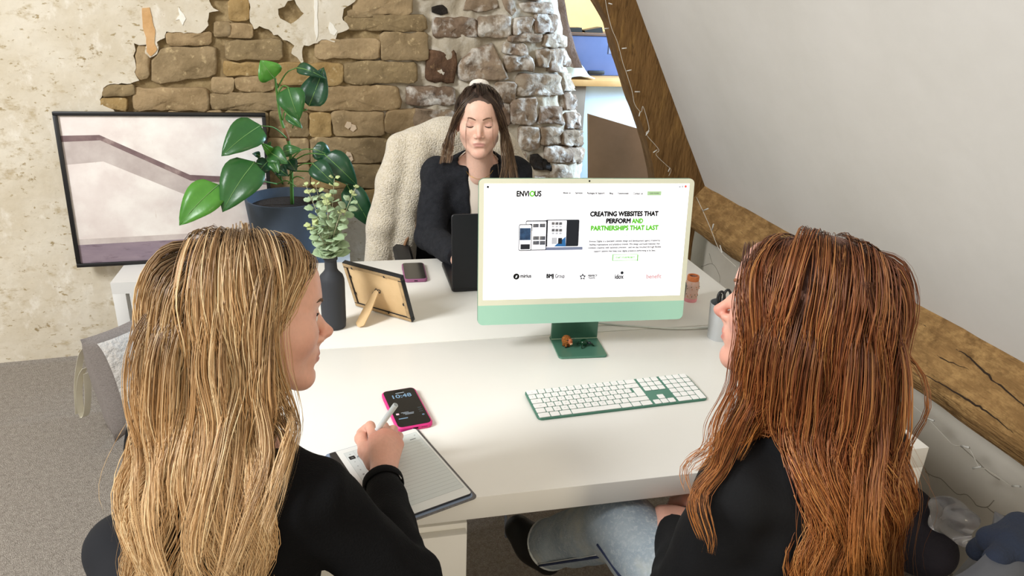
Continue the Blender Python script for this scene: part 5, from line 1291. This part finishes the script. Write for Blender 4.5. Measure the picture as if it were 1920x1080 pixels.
H.cap(W-np.array([.0, .06, -.004]), W, .025, .024, .01)
for q, r in ((mi, .013), (mm, .013), (mr, .0125), (mp, .0115)): H.cap(W+(q-W)*.15, q, .0165, r, .014)
def fing(P, r): H.chain(P, [r*1.12, r, r*.95, r*.82], .005)
fing([mi, at(694, 799, d=.812), at(681, 806, d=.790), at(676, 829, d=.772)], .0092)
fing([mm, at(719, 799, d=.800), at(704, 810, d=.776), at(690, 828, d=.766)], .0092)
fing([mr, at(737, 804, d=.790), at(724, 818, d=.768), at(712, 832, d=.762)], .0088)
fing([mp, at(748, 818, d=.776), at(738, 832, d=.762), at(727, 842, d=.759)], .0080)
H.chain([at(702, 868, d=.790), at(686, 846, d=.794), at(677, 822, d=.792), at(680, 802, d=.784)], [.0175, .0135, .0108, .0085], .010)
lo, hi = np.min([W, mi, mp, mm, at(670, 800, d=.79)], 0)-.075, np.max([W, mi, mp, mm], 0)+.06
hL, l2, h2 = hand_sdf(wrL, (.3, .9, -.05), (0, 0, 1), -1, (.2, .3, .2))
pale = flat('#dca892')
def hand_tint(P):
    C = np.tile(lin('#dba48e'), (len(P), 1)); b = lin('#d2806f')
    for q in (mi, mm, mr, mp, at(681, 806, d=.790), at(680, 802, d=.784)):
        w_ = .55*np.exp(-((P-q)**2).sum(1)/(2*.011**2)); C = C*(1-w_[:, None])+b*w_[:, None]
    return C
pA = person_mesh('person', [
    (head_sdf((.123, -.029), 'open', 0, (0, -.05, -.17)), (-.10, -.13, -.24), (.10, .15, .14), .0025, MA, head_tint(sk, '#b5695f', '#4a3524', .066)),
    (clothesA(-.010), (-1.75, -.40, .44), (-1.0, .25, 1.12), .014, None, pale), (H, lo, hi, .0016, None, hand_tint), (hL, l2, h2, .004, None, pale)],
    'person with long wavy blonde hair and black jumper writing on the tablet')
brow_lash(pA, MA, '#5b4330', 'open')
sw = clothesA(.002)
sw.fn(lambda P, d: d+folds(P, .0026, 75, 4)+.0022*np.sin(((P-elR.astype(np.float32))@V3(.1, .9, .3))*150)*np.exp(-((P-elR.astype(np.float32))**2).sum(1)/.006))
ax = wrR-elR; ax /= np.linalg.norm(ax); trim(sw, wrR-ax*.004, ax, .085); axl = wrL-elL; axl /= np.linalg.norm(axl); trim(sw, wrL, axl, .085)
trim(sw, neckA+np.array([0, 0, -.030]), MA[0]@np.array([0, .25, 1]), .12)
iso_mesh('jumper', sw, (-1.78, -.42, .44), (-.98, .27, 1.15), .0065, knit, pA)
V, F = tube_vf([wrR-ax*.022, wrR-ax*.018, wrR-ax*.006, wrR-ax*.002], [.0345, .0365, .0365, .034], 28, cap=False); mesh('cuff', V, F, knit, pA, True)
# trousers
s = Sdf(); hipA = np.array([-1.43, -.18, .54])
for sg in (-1, 1):
    hp2 = hipA+np.array([.085*sg*math.sin(headA), -.085*sg*math.cos(headA), 0]); kn = hp2+np.array([-.13+.03*sg, .30, .03]); an = kn+np.array([.0, .06, -.42]); s.chain([hp2, kn, an], [.085, .062, .045], .04); s.cap(an+np.array([0, -.03, -.045]), an+np.array([.02, .15, -.065]), .038, .034, .02)
s.ell(hipA, (.17, .14, .10), .05)
iso_mesh('trousers', s, (-1.75, -.45, .0), (-1.05, .55, .72), .010, mat('black_trousers', '#131419', .9), pA)
office_chair('dark navy chair under the blonde woman', (-1.39, -.24, 0), headA-PI/2, mat('navy_chair_fabric', '#1b2230', .9, bump=.3, bscale=200), .40, arms=False, seat_z=.45, back_y=-.235)

# hair
collA = Sdf(); hs = head_sdf((.123, -.029), 'closed')
RA, cA = MA
def colA(P):
    q = ((P-cA.astype(np.float32))@RA.astype(np.float32))
    a = q-np.array([0, -.014, .032], np.float32); a = a/np.array([.0765, .099, .088], np.float32); k0 = np.sqrt((a*a).sum(1)); d1 = (k0-1)*.08
    b = q-np.array([0, .028, -.030], np.float32); b = b/np.array([.064, .068, .088], np.float32); d2 = (np.sqrt((b*b).sum(1))-1)*.065
    return np.minimum(np.minimum(d1, d2), _swA(P))
_swA = clothesA(.006)
_trA = Sdf(); torso_ops(_trA, CA, headA, shR, shL+(shR-shL)*.12, .56, .150, .104, None, .05)
rl = scalp_roots(430, 0, 11); rs = np.random.RandomState(5)
part = -.012
sgn = np.where(rl[:, 0] > part, 1.0, -1.0)
dl = np.stack([sgn*(.8+.2*rs.rand(len(rl))), -.10-.25*rs.rand(len(rl)), np.full(len(rl), -.1)], 1)
back = rl[:, 1] < -.06; dl[back] = np.stack([(rl[back, 0])*5, np.full(back.sum(), -.5), np.full(back.sum(), -.9)], 1)
frontm = (rl[:, 1] > .045); dl[frontm, 1] = -.05-.25*rs.rand(frontm.sum()); 
zf = np.clip((rl[:, 2]-.045)/.06, 0, 1); dl[:, 0] *= .35+.65*zf; dl[:, 1] *= .5+.5*zf; dl[:, 2] -= 1.1*(1-zf)
nrm = (rl-np.array([0, -.014, .032]))/np.array([.0745, .097, .086])**2; nrm /= np.linalg.norm(nrm, axis=1)[:, None]
dl = dl-nrm*(dl*nrm).sum(1)[:, None]*.85
offs = .003+.018*np.clip((rl[:, 2]+.045)/.16, 0, 1)+.004*rs.rand(len(rl))
G1 = grow(rl@RA.T+cA, dl@RA.T, colA, .50+.12*rs.rand(len(rl)), offs, np.stack([np.full(len(rl), .13), np.full(len(rl), .012)], 1), MA, ycap=(.010, .62))
G1 = squash(G1, CA+np.array([.005, -.02, 0]), headA, 1.13, .150, _trA, offs, .09)
hcA = hair_colour('#4f3b29', '#b98f5f', '#d8b180', '#f3d9ab', '#75563a', .27, .5)
hair_mesh('hair', G1, pA, 12, .0130, .0140, hcA, .00070, 28, .016, 21, .0006, wavelen=.14, center=cA)
# placed locks: the front lock that curls past the cheek, the outline strands, the ends over the back
LK = [[(352, 492, .95), (305, 560, .93), (290, 660, .92), (270, 760, .90), (300, 860, .89), (290, 980, .87), (310, 1100, .85)],
      [(338, 515, .97), (282, 600, .95), (266, 700, .93), (248, 790, .92), (268, 860, .91), (252, 960, .89), (260, 1090, .87)],
      [(420, 462, .95), (390, 540, .92), (365, 660, .90), (402, 780, .89), (378, 900, .88), (348, 1000, .87), (370, 1100, .85)],
      [(468, 466, .95), (450, 540, .93), (436, 660, .91), (470, 780, .90), (440, 880, .89), (418, 980, .88), (390, 1090, .86)],
      [(508, 474, .96), (490, 550, .94), (470, 660, .92), (502, 760, .91), (490, 860, .90), (450, 960, .89), (430, 1080, .87)],
      [(562, 476, .985), (528, 555, .965), (505, 630, .95), (508, 695, .945), (545, 750, .945), (570, 795, .945), (550, 850, .94), (520, 900, .925), (500, 1000, .90)],
      [(552, 474, .985), (515, 565, .96), (494, 645, .94), (502, 720, .935), (538, 780, .935), (552, 840, .93), (515, 880, .92), (470, 960, .90), (450, 1060, .87)]]
G2 = np.stack([lock_px(q, colA, .034) for q in LK]*2); G2[len(LK):] += np.random.RandomState(2).normal(0, .012, (len(LK), 1, 3))
hair_mesh('hair_locks', G2, pA, 40, .017, .007, hcA, .0006, 26, .016, 9, .0008, wavelen=.15, center=cA, cutv=.5)
rs = np.random.RandomState(77); idx = rs.choice(len(G1), 130, replace=False); G3 = G1[idx].copy(); G3 += (rs.normal(0, .012, (130, 1, 3))*np.linspace(0, 1, G3.shape[1])[None, :, None])
hair_mesh('loose_hairs', G3, pA, 2, .006, .007, hcA, .0003, 30, .010, 31, .0006, wavelen=.16)
# ================================================================== woman with long red hair (right)
MB = (head_axes(2.3973, .0737, -.1255), np.array([-.5546, -.2295, 1.194])); RB, cB = MB
headB = math.radians(112); CB = np.array([-.525, -.300, .87])
sBR, sBL = np.array([-.395, -.245, .955]), np.array([-.665, -.320, .950]); neckB = RB@np.array([0, -.03, -.13])+cB
eBL, wBL = np.array([-.700, -.265, .705]), np.array([-.610, -.060, .665]); eBR, wBR = np.array([-.345, -.200, .70]), np.array([-.47, -.02, .665])
def clothesB(g):
    s = Sdf(); torso_ops(s, CB, headB, sBR, sBL, .56, .150+g, .105+g, None, .05); s.cap(CB+np.array([0, 0, .10]), neckB, .062+g, .050+g, .05)
    arm_ops(s, sBL, eBL, wBL, (.054+g, .048+g, .044+g, .030+g)); arm_ops(s, sBR, eBR, wBR, (.054+g, .048+g, .044+g, .030+g)); return s
h1, l1, u1 = hand_sdf(wBL, (.35, .75, -.25), (0, 0, 1), -1); h2_, l2, u2 = hand_sdf(wBR, (-.45, .7, -.2), (0, 0, 1), 1)
paleB = flat('#e0ab96')
pB = person_mesh('person', [
    (head_sdf((.123, -.033), 'open', .0012, (0, -.05, -.17)), (-.10, -.13, -.24), (.10, .15, .14), 0.0029, MB, head_tint('#e2a994', '#c06a60', '#5a2f1a', .066, '#d9776a')),
    (clothesB(-.010), (-.90, -.55, .44), (-.15, .15, 1.15), .014, None, paleB), (h1, l1, u1, .004, None, paleB), (h2_, l2, u2, .004, None, paleB)],
    'person with long wavy red hair, black top and faded jeans turned to the left')
brow_lash(pB, MB, '#8a5a3c', 'open')
sw = clothesB(.002); sw.fn(lambda P, d: d+folds(P, .0028, 65, 9))
for w_, e_ in ((wBL, eBL), (wBR, eBR)):
    a_ = w_-e_; a_ /= np.linalg.norm(a_); trim(sw, w_, a_, .085)
trim(sw, neckB+np.array([0, 0, -.030]), RB@np.array([0, .25, 1]), .12)
iso_mesh('top', sw, (-.92, -.56, .44), (-.13, .17, 1.18), .0065, mat('black_jersey', '#0b0b0d', .8, bump=.12, bscale=300, spec=.25), pB)
# jeans: left leg crossed forward under the desk, right leg down
M_den = mat('faded_denim', '#a8b2b8', .9, var='#8b98a3', vscale=7, bump=.35, bscale=420, spec=.15, stretch=(1, 1, 1)); mix_noise(M_den, '#cbcabb', 5, .48, .68); mix_noise(M_den, '#b5bcc0', 120, .5, .7)
hipB = np.array([-.505, -.315, .545]); lh = np.array([-.575, -.26, .555]); lk = at(1165, 985, d=.600); la = np.array([-.742, .285, .345])
rh = np.array([-.44, -.25, .54]); rk = np.array([-.43, .14, .52]); ra = np.array([-.44, .20, .10])
s = Sdf(); s.ell(hipB, (.165, .150, .105), .05); s.chain([lh, lk], [.092, .070], .04); s.cap(lk, la, .070, .060, .02); s.chain([rh, rk, ra], [.088, .066, .060], .03)
s.fn(lambda P, d: d+folds(P, .0022, 60, 14)+.003*np.sin(((P-lk.astype(np.float32))@V3(.5, .6, .6))*120)*np.exp(-((P-lk.astype(np.float32)-V3(0, .03, -.05))**2).sum(1)/.004))
al = la-lk; al /= np.linalg.norm(al); trim(s, la, al, .10); trim(s, ra, (0, 0, -1), .10)
jn = iso_mesh('jeans', s, (-.95, -.56, .02), (-.20, .48, .72), .0075, M_den, pB)
# outer seam and frayed hem of the near leg
M_seam = mat('denim_seam', '#2c3552', .9); M_hem = mat('frayed_hem', '#c3c6c2', .95)
x_, y_, d_ = frame_at(al); tocam = CAM-(lk+la)/2; tocam -= al*(tocam@al); tocam /= np.linalg.norm(tocam); sdv = np.cross(al, tocam)
if (project([lk+sdv])[0]-project([lk])[0])[1] < 0: sdv = -sdv      # the lower side in the photo
def legpt(t_, a_, r_): return lk+(la-lk)*t_+(tocam*math.cos(a_)+sdv*math.sin(a_))*r_
tube('outer_seam', [legpt(t_, .75, .0705-.0095*t_) for t_ in np.linspace(.1, .99, 14)], .0038, M_seam, jn, 6)
tube('seam_stitching', [legpt(t_, .66, .0715-.0095*t_) for t_ in np.linspace(.1, .99, 14)], .0012, M_hem, jn, 5)
thd = lk-lh; thd /= np.linalg.norm(thd); tc2 = CAM-lk; tc2 -= thd*(tc2@thd); tc2 /= np.linalg.norm(tc2); sd2 = np.cross(thd, tc2)
if (project([lk+sd2])[0]-project([lk])[0])[1] < 0: sd2 = -sd2
tube('outer_seam', [lh+(lk-lh)*t_+(tc2*math.cos(1.0)+sd2*math.sin(1.0))*(.093-.022*t_) for t_ in np.linspace(.3, .95, 10)], .0035, M_seam, jn, 6)
tube('hem', [la-al*.002+(tocam*math.cos(a_)+sdv*math.sin(a_))*.0605 for a_ in np.linspace(0, 2*PI, 33)], .0035, M_hem, jn, 6)
# shoes
M_shoe = mat('black_shoe', '#0a0a0b', .45); 
toe = at(972, 992, d=.315); heel = la+al*.075+np.array([.02, -.02, -.03])
s = Sdf(); s.cap(la-al*.04, la+al*.06, .042, .040, .02); s.chain([heel, (heel+toe)/2+np.array([0, 0, .0]), toe], [.036, .042, .036], .03)
sh = iso_mesh('shoe', s, np.min([la, heel, toe], 0)-.09, np.max([la, heel, toe], 0)+.09, .004, M_shoe, pB)
s = Sdf(); s.cap(ra+np.array([0, -.01, .06]), ra+np.array([0, -.01, -.03]), .040, .038, .02); s.chain([ra+np.array([0, -.05, -.055]), ra+np.array([0, .06, -.058]), ra+np.array([0, .15, -.062])], [.036, .040, .034], .03)
iso_mesh('shoe', s, ra-np.array([.1, .15, .1]), ra+np.array([.1, .25, .15]), .006, M_shoe, pB)
office_chair('grey office chair under the red haired woman', (-.52, -.265, 0), headB-PI/2, mat('grey_leatherette', '#4b4c50', .5), .430, arms=False, seat_z=.44, back_y=-.190)
_swB = clothesB(.006)
_trB = Sdf(); torso_ops(_trB, CB, headB, sBR+(sBL-sBR)*.12, sBL, .56, .150, .108, None, .05)
def colB(P):
    q = ((P-cB.astype(np.float32))@RB.astype(np.float32))
    a = (q-np.array([0, -.014, .032], np.float32))/np.array([.0765, .099, .088], np.float32); d1 = (np.sqrt((a*a).sum(1))-1)*.08
    b = (q-np.array([0, .028, -.030], np.float32))/np.array([.064, .068, .088], np.float32); d2 = (np.sqrt((b*b).sum(1))-1)*.065
    return np.minimum(np.minimum(d1, d2), _swB(P))
rl = scalp_roots(430, 0, 12); rs = np.random.RandomState(6); sgn = np.where(rl[:, 0] > .01, 1.0, -1.0)
dl = np.stack([sgn*(.8+.2*rs.rand(len(rl))), -.08-.25*rs.rand(len(rl)), np.full(len(rl), -.1)], 1)
back = rl[:, 1] < -.06; dl[back] = np.stack([(rl[back, 0])*5, np.full(back.sum(), -.5), np.full(back.sum(), -.9)], 1)
fm = rl[:, 1] > .045; dl[fm, 1] = .05-.25*rs.rand(fm.sum())
zf = np.clip((rl[:, 2]-.045)/.06, 0, 1); dl[:, 0] *= .35+.65*zf; dl[:, 1] *= .5+.5*zf; dl[:, 2] -= 1.1*(1-zf)
nrm = (rl-np.array([0, -.014, .032]))/np.array([.0745, .097, .086])**2; nrm /= np.linalg.norm(nrm, axis=1)[:, None]; dl = dl-nrm*(dl*nrm).sum(1)[:, None]*.85
offs = .003+.014*np.clip((rl[:, 2]+.045)/.16, 0, 1)+.004*rs.rand(len(rl))
G1 = grow(rl@RB.T+cB, dl@RB.T, colB, .48+.14*rs.rand(len(rl)), offs, np.stack([np.full(len(rl), .13), np.full(len(rl), .012)], 1), MB, ycap=(.046, .40))
G1 = squash(G1, CB+np.array([.03, -.02, 0]), headB, 1.15, .135, _trB, offs, .09)
sdB = np.array([math.sin(headB), -math.cos(headB), 0]); latB = np.where(G1[..., 2] < 1.13, np.abs((G1-CB-np.array([.03, -.02, 0]))@sdB), 0).max(1); G1 = G1[latB < np.quantile(latB, .93)]
hcB = hair_colour('#4f2a17', '#8f5029', '#b87437', '#d89d5c', '#46230f', .28, .4)
hair_mesh('hair', G1, pB, 12, .0130, .0155, hcB, .00070, 28, .016, 22, .0006, wavelen=.14, center=cB)
LK = [[(1450, 446, 1.0), (1416, 474, 1.0), (1400, 520, .99), (1408, 580, .97), (1415, 660, .955), (1398, 740, .945), (1350, 810, .93)],
      [(1440, 450, .99), (1410, 485, .99), (1402, 535, .98), (1414, 600, .965), (1412, 680, .95), (1380, 760, .94), (1335, 830, .93)],
      [(1418, 500, .985), (1410, 580, .965), (1408, 660, .955), (1385, 740, .95), (1350, 820, .935), (1320, 880, .925), (1305, 950, .92), (1308, 1010, .92)],
      [(1420, 490, .98), (1405, 580, .95), (1410, 670, .94), (1390, 750, .93), (1362, 820, .92), (1335, 860, .915), (1312, 910, .915), (1306, 960, .91)],
      [(1620, 530, .97), (1636, 620, .93), (1640, 720, .90), (1650, 820, .88), (1640, 920, .86), (1635, 1020, .84), (1625, 1100, .83)],
      [(1590, 500, .95), (1620, 620, .90), (1610, 720, .885), (1630, 820, .87), (1600, 920, .86), (1620, 1020, .845), (1600, 1100, .83)],
      [(1550, 500, .93), (1560, 600, .89), (1585, 700, .88), (1620, 800, .87), (1640, 900, .86), (1630, 1000, .85), (1610, 1100, .83)],
      [(1480, 520, .92), (1480, 620, .90), (1450, 700, .90), (1400, 760, .91), (1360, 800, .915), (1330, 840, .915), (1310, 870, .915)]]
G2 = np.stack([lock_px(q, colB, .032) for q in LK]*2); G2[len(LK):] += np.random.RandomState(2).normal(0, .012, (len(LK), 1, 3))
hair_mesh('hair_locks', G2, pB, 38, .017, .008, hcB, .0006, 26, .016, 9, .0012, wavelen=.15, center=cB, cutv=.6)
rs = np.random.RandomState(78); idx = rs.choice(len(G1), 150, replace=False); G3 = G1[idx].copy(); G3 += (rs.normal(0, .016, (150, 1, 3))*np.linspace(0, 1, G3.shape[1])[None, :, None])
hair_mesh('loose_hairs', G3, pB, 2, .006, .007, hcB, .0003, 30, .010, 31, .0006, wavelen=.16)

# ================================================================== woman facing us across the far desk
MC = (head_axes(-1.7521, .039, -.0199), np.array([-.7271, 1.4864, 1.1801])); RC, cC = MC
headC = -1.66; CC = np.array([-.715, 1.575, .89])
sCR, sCL = np.array([-.862, 1.570, .975]), np.array([-.568, 1.575, .975]); neckC = RC@np.array([0, -.035, -.13])+cC
eCR, wCR = np.array([-.905, 1.46, .770]), np.array([-.845, 1.165, .787]); eCL, wCL = np.array([-.525, 1.46, .770]), np.array([-.610, 1.165, .787])
def clothesC(g, arms=True):
    s = Sdf(); torso_ops(s, CC, headC, sCR, sCL, .57, .145+g, .095+g, None, .05); s.cap(CC+np.array([0, 0, .08]), neckC+np.array([0, 0, -.02]), .060+g, .048+g, .05)
    if arms:
        for a_, b_, c_ in ((sCR, eCR, wCR), (sCL, eCL, wCL)): arm_ops(s, a_, b_, c_, (.052+g, .047+g, .044+g, .030+g))
    return s
h1, l1, u1 = hand_sdf(wCR, (.25, -.95, -.05), (0, 0, 1), 1, (.35, .5, .35)); h2_, l2, u2 = hand_sdf(wCL, (-.25, -.95, -.05), (0, 0, 1), -1, (.35, .5, .35))
paleC = flat('#ecbda7')
pC = person_mesh('person', [
    (head_sdf((.117, -.033), 'closed', 0, (0, -.045, -.19), .72), (-.10, -.13, -.25), (.10, .15, .14), .0026, MC, head_tint('#efc2ac', '#c68a80', '#3a2a20', .072, lips=.72)),
    (clothesC(-.010), (-1.05, 1.2, .44), (-.35, 1.8, 1.10), .014, None, paleC), (h1, l1, u1, .0035, None, paleC), (h2_, l2, u2, .0035, None, paleC)],
    'person in a charcoal cardigan with tied back brown hair looking down at the laptop')
brow_lash(pC, MC, '#6b4b38', 'closed')
tee = clothesC(.002, False); trim(tee, neckC+np.array([0, 0, -.048]), RC@np.array([0, .45, 1]), .082)
iso_mesh('t_shirt', tee, (-1.0, 1.3, .5), (-.4, 1.8, 1.12), .006, mat('ivory_jersey', '#e3d6c6', .9), pC)
cg = clothesC(.010); fwC = np.array([math.cos(headC), math.sin(headC), 0])
cg.fn(lambda P, d: d+folds(P, .0028, 70, 21))
for zt_, r_ in ((1.06, .046), (.98, .038), (.90, .032), (.82, .028), (.74, .024)): cg.ell(CC+fwC*.11+np.array([.0, 0, zt_-.89]), (r_, .09, .075), .012, sub=True)
trim(cg, neckC+np.array([0, 0, -.028]), RC@np.array([0, .1, 1]), .078)
for w_, e_ in ((wCR, eCR), (wCL, eCL)):
    a_ = w_-e_; a_ /= np.linalg.norm(a_); trim(cg, w_-a_*.005, a_, .085)
cgm = iso_mesh('cardigan', cg, (-1.08, 1.05, .48), (-.35, 1.82, 1.14), .006, mat('charcoal_knit', '#2a2b2f', .95, var='#202125', vscale=60, bump=.4, bscale=260, spec=.2), pC)
for z_ in (.90, .82): lathe('button', [(.0, 0), (.006, 0), (.006, .002), (.0, .003)], mat('dark_button', '#3a352f', .4), pC, 14).matrix_world = Matrix.Translation(CC+fwC*.112+np.array([.038, .0, z_-.89])) @ Vector(fwC).to_track_quat('Z', 'Y').to_matrix().to_4x4()
tube('necklace', spline([neckC+RC@np.array(q) for q in ((-.055, .02, -.035), (-.035, .060, -.055), (0, .075, -.066), (.035, .060, -.055), (.055, .02, -.035))], 20), .0009, mat('gold', '#c9a24f', .3, metal=1), pC, 5)
for x in (-1, 1): tube('hoop_earring', [RC@np.array((x*.081, -.004+.005*math.cos(a_), -.040+.006*math.sin(a_)))+cC for a_ in np.linspace(0, 2*PI, 14)], .0014, mat('gold', '#c9a24f', .3, metal=1), pC, 6)
s = Sdf(); hipC = np.array([-.715, 1.62, .55]); s.ell(hipC, (.165, .14, .10), .05)
for x in (-1, 1): s.chain([hipC+np.array([x*.085, 0, 0]), np.array([-.715+x*.10, 1.24, .56]), np.array([-.715+x*.10, 1.26, .10])], [.082, .062, .048], .04); s.cap((-.715+x*.10, 1.28, .045), (-.715+x*.10, 1.12, .04), .038, .034, .02)
iso_mesh('trousers', s, (-1.0, 1.0, .0), (-.4, 1.85, .70), .010, mat('navy_trousers', '#171b26', .9), pC)
def colC(P):
    q = ((P-cC.astype(np.float32))@RC.astype(np.float32)); a = (q-np.array([0, -.014, .032], np.float32))/np.array([.0765, .099, .088], np.float32); d1 = (np.sqrt((a*a).sum(1))-1)*.08
    b = (q-np.array([0, .030, -.026], np.float32))/np.array([.062, .068, .088], np.float32); d2 = (np.sqrt((b*b).sum(1))-1)*.065
    return np.minimum(np.minimum(d1, d2), _swC(P))
_swC = clothesC(.014)
hcC = hair_colour('#33251c', '#4a372a', '#8d7054', '#a98a68', '#241a14', .35, .25)
# hair drawn back from a centre parting to the tie
rl = scalp_roots(130, 0, 14, front=.080, side_front=.032); rl = rl[rl[:, 2] > .03]; P = []; tie = np.array([0, -.070, .112]); rs = np.random.RandomState(3)
for q in rl:
    e_ = tie+rs.normal(0, .006, 3); pts = []
    for t_ in np.linspace(0, 1, 12):
        p = q+(e_-q)*t_; c0 = np.array([0, -.014, .032]); dd = p-c0; k_ = np.sqrt(((dd/np.array([.0765, .099, .088]))**2).sum()); tgt = 1.0+.05*math.sin(PI*t_)+.03
        p = c0+dd/k_*max(k_, tgt) if t_ < .93 else p; pts.append(RC@p+cC)
    P.append(pts)
hair_mesh('hair_drawn_back', np.array(P), pC, 14, .006, .0, hair_colour('#38291f', '#3f2e23', '#33251c', '#6d523c', '#241a14', .3, .2), .0008, 14, .012, 41, .0002)
LK = []
for k in range(9):
    a_ = k/8; LK.append([(896-6*a_, 180-8*a_, 2.39+.04*a_), (872-6*a_, 196-4*a_, 2.40+.04*a_), (858-5*a_, 222, 2.43+.03*a_), (853-9*a_, 240, 2.44+.06*a_), (850-13*a_, 262, 2.42+.08*a_), (842-13*a_, 288, 2.42+.08*a_), (846-22*a_, 305, 2.41+.08*a_)])
    LK.append([(906+6*a_, 180-8*a_, 2.39+.04*a_), (929+6*a_, 196-4*a_, 2.40+.04*a_), (939+4*a_, 222, 2.43+.03*a_), (941+7*a_, 240, 2.43+.06*a_), (940+18*a_, 268, 2.40+.08*a_), (944+22*a_, 300, 2.38+.09*a_), (938+36*a_, 345, 2.36+.09*a_)])
G2 = np.stack([lock_px(q, colC, .018) for q in LK]); hair_mesh('hair_lengths', G2, pC, 36, .015, .008, hcC, .0008, 24, .006, 12, .0010, wavelen=.13, center=cC, cutv=.75)
LK = [[(899, 193, 2.40), (882, 208, 2.385), (872, 235, 2.385), (873, 265, 2.39), (876, 300, 2.40)], [(903, 193, 2.40), (920, 206, 2.39), (926, 232, 2.38), (921, 262, 2.37), (934, 300, 2.36), (936, 330, 2.35)]]
hair_mesh('face_strands', np.stack([lock_px(q, colC, .017) for q in LK]), pC, 4, .0012, .001, hair_colour('#6b4f3a', '#7d6047', '#a98a68', '#b99a78', '#5a4230', .3, .3), .00045, 18, .002, 12, .0004)
sc_c = RC@np.array([0, -.072, .118])+cC
s = Sdf()
for a_ in np.linspace(0, 2*PI, 15)[:-1]: s.ell(RC@np.array([.024*math.cos(a_), -.072+.012*math.sin(a_), .120+.012*math.sin(a_)])+cC, (.0125, .0125, .0125), .006)
iso_mesh('scrunchie', s, sc_c-.06, sc_c+.06, .003, mat('cream_scrunchie', '#e6ded2', .9, bump=.3, bscale=200), pC)
# her chair and the fleece coat over it
office_chair('black office chair carrying the cream fleece coat', (-.725, 1.60, 0), PI, M_mesh, .55, True, .46, back_y=-.21)
ZY = 1.80; pt = lambda x, y, dy=0.0: at(x, y, (0, 1, 0), ZY+dy)
s = Sdf(); RX = np.eye(3, dtype=np.float32)
s.chain([pt(778, 274), pt(850, 268, .02), pt(925, 276), pt(956, 306)], [.075, .085, .08, .06], .05)
s.chain([pt(752, 275, -.02), pt(733, 340, -.05), pt(718, 420, -.06), pt(706, 520, -.05), pt(700, 600, -.05)], [.055, .055, .058, .06, .06], .03)
s.chain([pt(790, 270, -.03), pt(775, 350, -.06), pt(760, 430, -.06), pt(752, 520, -.05), pt(745, 600, -.05)], [.06, .058, .05, .048, .045], .025)
s.chain([pt(830, 260, .0), pt(840, 330, .0), pt(820, 380, -.02)], [.08, .075, .04], .04)
s.chain([pt(948, 280, -.03), pt(972, 330, -.04), pt(985, 420, -.04)], [.05, .055, .05], .04)
s.ell(pt(855, 330, .02), (.20, .05, .17), .05, RX)
s.fn(lambda P, d: d+folds(P, .004, 45, 33))
ct = iso_mesh('fleece_coat', s, (-1.30, 1.62, .30), (-.35, 2.02, 1.22), .0065, mat('cream_sherpa', '#e8dcc8', 1.0, var='#d6c8ad', vscale=90, bump=1.0, bscale=170, sheen=.4))
tag(ct, 'cream sherpa fleece coat draped over the back of the black chair', 'coat')
tube('leather_trim', spline([pt(842, 355, -.085), pt(815, 385, -.09), pt(790, 412, -.10), pt(765, 445, -.11), pt(756, 475, -.11), pt(754, 520, -.11)], 24), .006, mat('tan_leather', '#8f6a4a', .6), ct, 8)

# ================================================================== bottom right corner: garment on the chair back, bag on the floor
Rz_ = Matrix.Translation((-.52, -.265, 0)) @ Matrix.Rotation(headB-PI/2, 4, 'Z'); gpt = lambda x, y, z: np.array(Rz_ @ Vector((x, y, z)))
s = Sdf(); s.chain([gpt(.04, -.262, .945), gpt(.09, -.260, .945), gpt(.14, -.250, .940), gpt(.18, -.236, .925)], [.014, .020, .020, .016], .02)
s.chain([gpt(.08, -.292, .93), gpt(.10, -.300, .88), gpt(.12, -.300, .82)], [.016, .020, .018], .03); s.chain([gpt(.10, -.228, .93), gpt(.13, -.215, .88)], [.014, .014], .03); s.fn(lambda P, d: d+folds(P, .003, 90, 3))
q_ = gpt(.08, -.26, .94)
tag(iso_mesh('navy_garment', s, q_-.2, q_+.2, .005, mat('navy_cloth', '#1a2130', .95, bump=.3, bscale=200)), 'dark navy garment lying over the backrest of the grey chair', 'garment')
bp = at(1722, 1040, d=.0); bp = np.array([.44, .40, 0])
t = thing('tote_bag', 'dark bag with a brown leather patch on the floor by the low wall', 'bag', tuple(bp))
s = Sdf(); s.ell((0, 0, .13), (.10, .17, .13), .02); s.half((0, 0, .004), (0, 0, -1), .01); s.fn(lambda P, d: d+folds(P, .006, 30, 8)); iso_mesh('bag_body', s, (-.15, -.23, -.01), (.15, .23, .30), .008, mat('dark_bag_cloth', '#26222b', .8, bump=.3, bscale=100), t)
tube('bag_strap', spline([(-.08, -.06, .20), (-.09, -.02, .28), (-.09, .05, .26), (-.08, .09, .20)], 16), .008, mat('brown_strap', '#7c3a26', .6), t, 8)
s = Sdf(); s.ell((-.02, -.15, .29), (.05, .07, .05), .02); s.fn(lambda P, d: d+folds(P, .012, 60, 5))
o = iso_mesh('plastic_wrapper', s, (-.12, -.28, .2), (.1, 0, .40), .006, mat('clear_plastic', '#e6e6ea', .15, trans=.85)); o.location = tuple(bp); tag(o, 'crumpled clear plastic wrapper on top of the dark bag', 'wrapper')
# cables under the desk
for P, lb in (([(-.78, .60, .10), (-.80, .55, .30), (-.83, .45, .40), (-.84, .40, .62), (-.82, .42, .688)], 'grey cable hanging under the desk near the shoe'), ([(-.55, .30, .20), (-.45, .20, .25), (-.38, .15, .30), (-.30, .25, .5), (-.28, .3, .688)], 'grey cable looping under the desk behind the jeans')):
    tag(tube('power_cable', spline(P, 24), .004, mat('grey_cable', '#9aa3b5', .5)), lb, 'cable')
